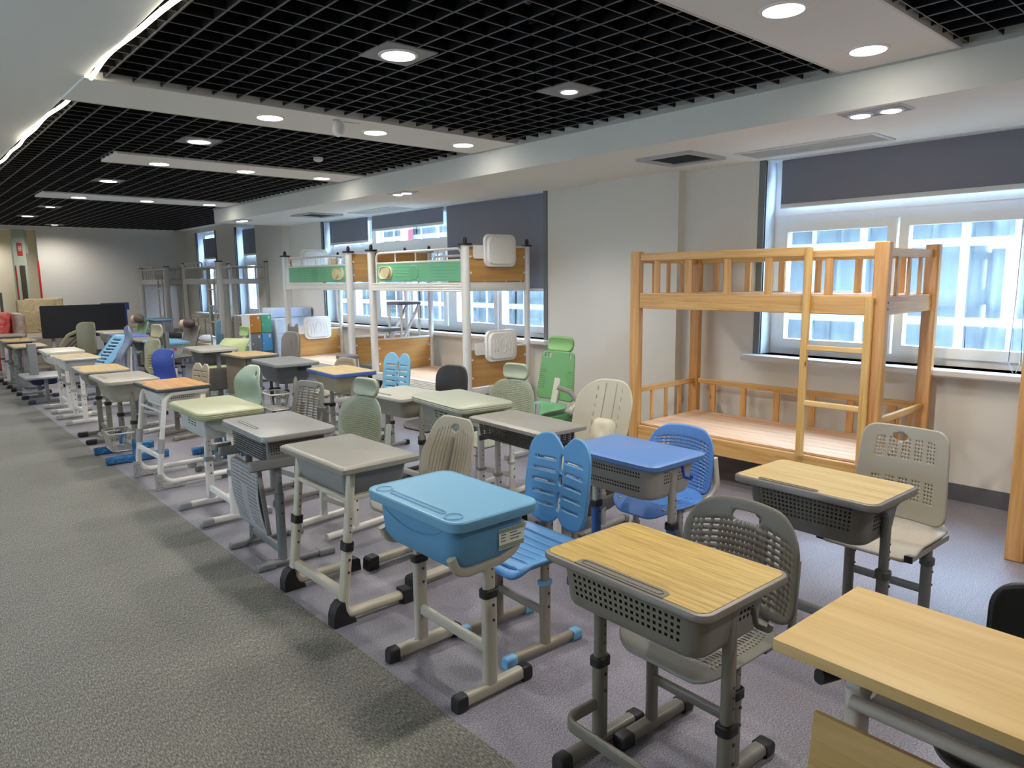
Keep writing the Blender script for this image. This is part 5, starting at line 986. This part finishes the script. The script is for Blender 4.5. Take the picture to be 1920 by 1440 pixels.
# ================================================================ grey loft beds
M_GM = pl('a9a79f', .4)
def loft_bed(y0, y1, label, kind, x0=4.6, H=1.88):
    t = thing('loft_bed', label, 'loft bed', (x0, (y0 + y1) / 2, 0), 0, 'grey metal loft beds'); B = (y1 - y0) / 2; D = .86
    for x in (0, D):
        for s in (-1, 1):
            r0 = .05 if (x == 0 and s < 0) else .032
            p = ob('post', G().loft([[(x + a, s * B + b, z) for a, b in rr(r0 * 2, r0 * 2, r0 * .7, 4)] for z in (0, H)]), M_GM, t); ob('post_cap', G().slab(x, s * B, r0 * 2 + .012, r0 * 2 + .012, .01, H, H + .018), pl(BLK), p)
    for x in (0, D): ob('side_rail', G().bar((x, -B + .03, 1.58), (x, B - .03, 1.58), .03, .1).bar((x, -B + .03, 1.6), (x, B - .03, 1.6), .05, .02), M_GM, t); ob('guard_rail', G().bar((x, -B + .03, 1.84), (x, B - .03, 1.84), .025, .025), M_GM, t)
    for s in (-1, 1):
        ob('end_rail', G().bar((.03, s * B, 1.58), (D - .03, s * B, 1.58), .03, .09), M_GM, t); ob('end_guard', G().bar((.03, s * B, 1.84), (D - .03, s * B, 1.84), .025, .025), M_GM, t)
        for k in range(3): ob('guard_stay', G().bar((D * (k + 1) / 4, s * B, 1.62), (D * (k + 1) / 4, s * B, 1.83), .018, .018, (1, 0, 0)), M_GM, t)
    ob('platform', G().box(.02, D - .02, -B + .03, B - .03, 1.56, 1.575), SL, t, 0)
    if kind == 'board':
        fr = ob('guard_frame', G().tube(fillet([(0, B - .04, 1.63), (0, B - .04, 1.93), (0, -.1, 1.93), (0, -.1, 1.63)], .06, 5), .014, 8, (1, 0, 0)), M_GM, t)
        pn = ob('perforated_board', G().box(-.008, .008, -.08, B - .06, 1.64, 1.81), pl('74736e', .5), fr, 0); g = G(); random.seed(2)
        for k in range(24):
            for j in range(6): g.box(-.0095, -.0082, -.05 + k * .033, -.04 + k * .033, 1.655 + j * .025, 1.663 + j * .025)
        ob('board_holes', g, pl('5a5954', .8), pn, 0)
    else:
        g = G().tube(fillet([(0, B - .04, 1.63), (0, B - .04, 1.9), (0, .0, 1.9), (0, .0, 1.63)], .06, 5), .012, 8, (1, 0, 0))
        for k in range(5): g.tube([(0, .12 + k * (B - .2) / 5, 1.63), (0, .12 + k * (B - .2) / 5, 1.9)], .008, 6, (1, 0, 0))
        ob('guard_frame', g, M_GM, t)
    y = -B + .22
    for yy in (y, y + .3): ob('ladder_upright', G().bar((-.03, yy, 0), (-.03, yy, 1.62), .03, .025, (1, 0, 0)), M_GM, t)
    for k in range(5): ob('ladder_rung', G().bar((-.03, y + .015, .28 + k * .29), (-.03, y + .285, .28 + k * .29), .025, .025), M_GM, t)
    # lower bunk
    for x in (0, D): ob('low_rail', G().bar((x, -B + .03, .38), (x, B - .03, .38), .03, .09), M_GM, t)
    ob('low_platform', G().box(.02, D - .02, -B + .05, B - .05, .40, .42), wood('pale_board', 'd9cbb4', 'c8b79b', 'y', .6), t, 0)
    ob('low_guard', G().bar((D, -B + .03, .78), (D, B - .03, .78), .025, .03), M_GM, t)
    for k in range(3): ob('guard_stay', G().bar((D, -B + (k + 1) * B / 2, .42), (D, -B + (k + 1) * B / 2, .78), .022, .022, (1, 0, 0)), M_GM, t)
    return t
loft_bed(12.92, 14.8, 'grey metal loft bed with perforated guard board', 'board', 4.6, 1.92)
loft_bed(15.95, 17.75, 'grey metal loft bed farthest back in the corner', 'bars', 4.6)
t = thing('white_board', 'tall white board standing behind the corner loft bed', 'board', (5.05, 17.84, 0)); ob('panel', G().box(-.5, .3, -.02, .02, .5, 1.5), pl('e1e3e8', .3), t, 0); ob('stand', G().box(-.5, -.47, -.02, .02, 0, .5).box(.27, .3, -.02, .02, 0, .5).box(-.47, .27, -.015, .015, .3, .34), pl('c4c6ca', .4), t, 0)
t = thing('folded_cloth', 'crumpled white cloth on the low dark bunk of the loft beds', 'cloth', (4.78, 14.3, .42)); ob('cloth', G().ell((0, 0, .07), .16, .2, .075, 12, 8).ell((.08, .14, .06), .1, .12, .065, 10, 6), pl('e6e6ea', .8), t)
t = thing('mattress_base', 'dark low platform with ribbed grey drawer front between chairs and loft bed', 'bed base', (4.05, 14.9, 0)); ob('frame', G().slab(0, 0, .8, .6, .02, .05, .5), pl('7d7a74', .5), t); ob('drawer_front', G().box(-.42, -.402, -.26, .26, .1, .45), pl('5e5b57', .5), t, 0); ob('top_pad', G().slab(0, 0, .76, .56, .04, .5, .6, .02), pl('35343a', .7), t)

# ================================================================ lockers and the white cabinet
def locker2(x, y, z, cl, label):
    t = thing('locker', label, 'locker', (x, y, z), 0, 'plastic lockers')
    ob('body', G().box(0, .17, .03, .36, .0, .29), pl('d3d8de', .4), t, 0, .004)
    d = ob('door', G().slab(.085, .015, .168, .03, .006, .008, .284), pl(cl, .35), t); ob('door_tag', G().box(.11, .14, -.0015, -.0002, .22, .26), pl('e6e2d6'), d, 0); ob('handle', G().cyl((.02, -.0002, .13), (.02, -.008, .13), .012, 12), pl('cfc7b5'), d); return t
X0, Y0 = 4.36, 11.05
for k, (dx, z, c, l) in enumerate(((0, .775, 'd38a2d', 'orange door'), (.172, .775, '5bb795', 'mint green door'), (0, .48, '77787a', 'grey door'), (.172, .48, '4f9ed0', 'sky blue door'), (0, .185, '4f9ed0', 'low blue door'), (.172, .185, '77787a', 'low grey door'))):
    locker2(X0 + dx, Y0 + .0, z, c, 'small plastic locker with ' + l + ' in the stack by the loft bed')
t = thing('locker_plinth', 'dark plinth below the coloured plastic lockers', 'plinth', (X0 + .172, Y0 + .2, 0)); ob('base', G().slab(0, 0, .35, .34, .01, 0, .184), pl('4d5056', .5), t)
t = thing('white_cabinet', 'white plastic cabinet with a round emblem and a bright blue door', 'cabinet', (5.1, 11.62, 0))
ob('body', G().slab(.1, 0, .74, .4, .02, 0, .98), pl('cfd9e6', .4), t); ob('top_lid', G().slab(.12, -.02, .72, .4, .05, .98, 1.14, .01), pl('bccbe0', .4), t)
ob('door', G().box(-.17, .05, -.215, -.2, .3, .95), pl('2b63d9', .35), t, 0, .004); ob('emblem', G().tube([(.36 + .055 * cos(k * pi / 12), -.222, 1.06 + .055 * sin(k * pi / 12)) for k in range(24)], .005, 6, (0, 1, 0), True), pl('a9b9d0'), t)
ob('panel_line', G().box(.1, .44, -.206, -.2, .8, .81).box(.1, .44, -.206, -.2, .72, .73), pl('a9b6c6'), t, 0)
t = thing('storage_box', 'white plastic box column beside the coloured lockers', 'box', (4.86, 11.0, 0)); ob('body', G().slab(0, .12, .22, .3, .01, 0, .98), pl('c9d3de', .4), t); ob('seam', G().box(-.11, .11, -.033, -.03, .5, .508).box(-.11, .11, -.033, -.03, .75, .758), pl('a3afbd'), t, 0)

# ================================================================ partition desk and things at the end wall
t = thing('partition_desk', 'long pale wood desk with a tall black privacy panel', 'desk', (2.92, 15.1, 0))
ob('tabletop', G().slab(.05, .2, 1.5, .6, .01, .73, .76), OAK2, t)
ob('privacy_panel', G().loft([[(a, yy, b) for a, b in rr(1.36, .58, .03, 4, -.06, .9)] for yy in (-.13, -.105)]), pl('26272b', .7), t)
for x in (-.56, .5): l = ob('leg', G().box(x - .03, x + .03, -.02, .03, .05, .73), pl('c3c1bd', .4), t, 0, .004); ob('foot', G().slab(x, .15, .06, .6, .02, 0, .05), pl('c3c1bd', .4), l)
t = thing('blue_screen', 'navy blue partition screen on a white frame behind the black panel', 'screen', (3.55, 15.75, 0)); ob('panel', G().slab(0, 0, .5, .04, .01, .1, 1.19), pl('3c4f92', .7), t); ob('post', G().box(.2, .27, -.06, -.02, 0, 1.05), pl('dcdad6', .4), t, 0, .004)
t = thing('wrapped_board', 'tall cardboard sheet wrapped in crinkled clear film', 'package', (2.3, 16.1, 0)); ob('wrap', G().slab(0, 0, .62, .2, .03, .66, 1.28, .02, 4).slab(.15, .16, .62, .12, .03, .72, 1.3, .02, 4), crinkle('clear_wrap', 'b7a478', 'cdbd95', .15, 7), t, 30)
t2 = thing('cream_cabinet', 'cream cabinet carrying the film wrapped package', 'cabinet', (2.45, 16.1, 0)); ob('body', G().slab(0, .02, 1.1, .5, .01, 0, .66), pl('ddd5c2', .4), t2); ob('door', G().box(-.46, .4, -.245, -.23, .1, .6), pl('e2dac8', .4), t2, 0, .004)
t = thing('armchair', 'red and beige upholstered armchair wrapped in clear film', 'armchair', (1.68, 15.35, 0)); ob('backrest', G().slab(-.02, .3, .34, .24, .08, .3, 1.08, .05), crinkle('red_fabric_film', 'b33330', 'd9605a', .3, 5), t); ob('side', G().slab(.22, .08, .16, .66, .07, .05, 1.07, .05), crinkle('taupe_fabric_film', '9c877b', 'bda79a', .3, 5), t); ob('seat', G().slab(-.08, -.08, .44, .56, .06, .1, .62, .04), crinkle('red_fabric_film', 'b33330', 'd9605a', .3, 5), t)
t = thing('wall_batten', 'bundle of dark grey profiles leaning in the doorway', 'profile bundle', (1.75, 17.5, 0)); ob('profile', G().bar((0, 0, 0), (.1, .3, 1.5), .06, .05, (1, 0, 0)), pl('55585a', .5), t); ob('profile', G().bar((.09, 0, 0), (.14, .3, 1.45), .06, .05, (1, 0, 0)), pl('6d6f70', .5), t); ob('profile', G().bar((.17, 0, 0), (.2, .3, 1.4), .05, .05, (1, 0, 0)), pl('4b4d4e', .5), t)
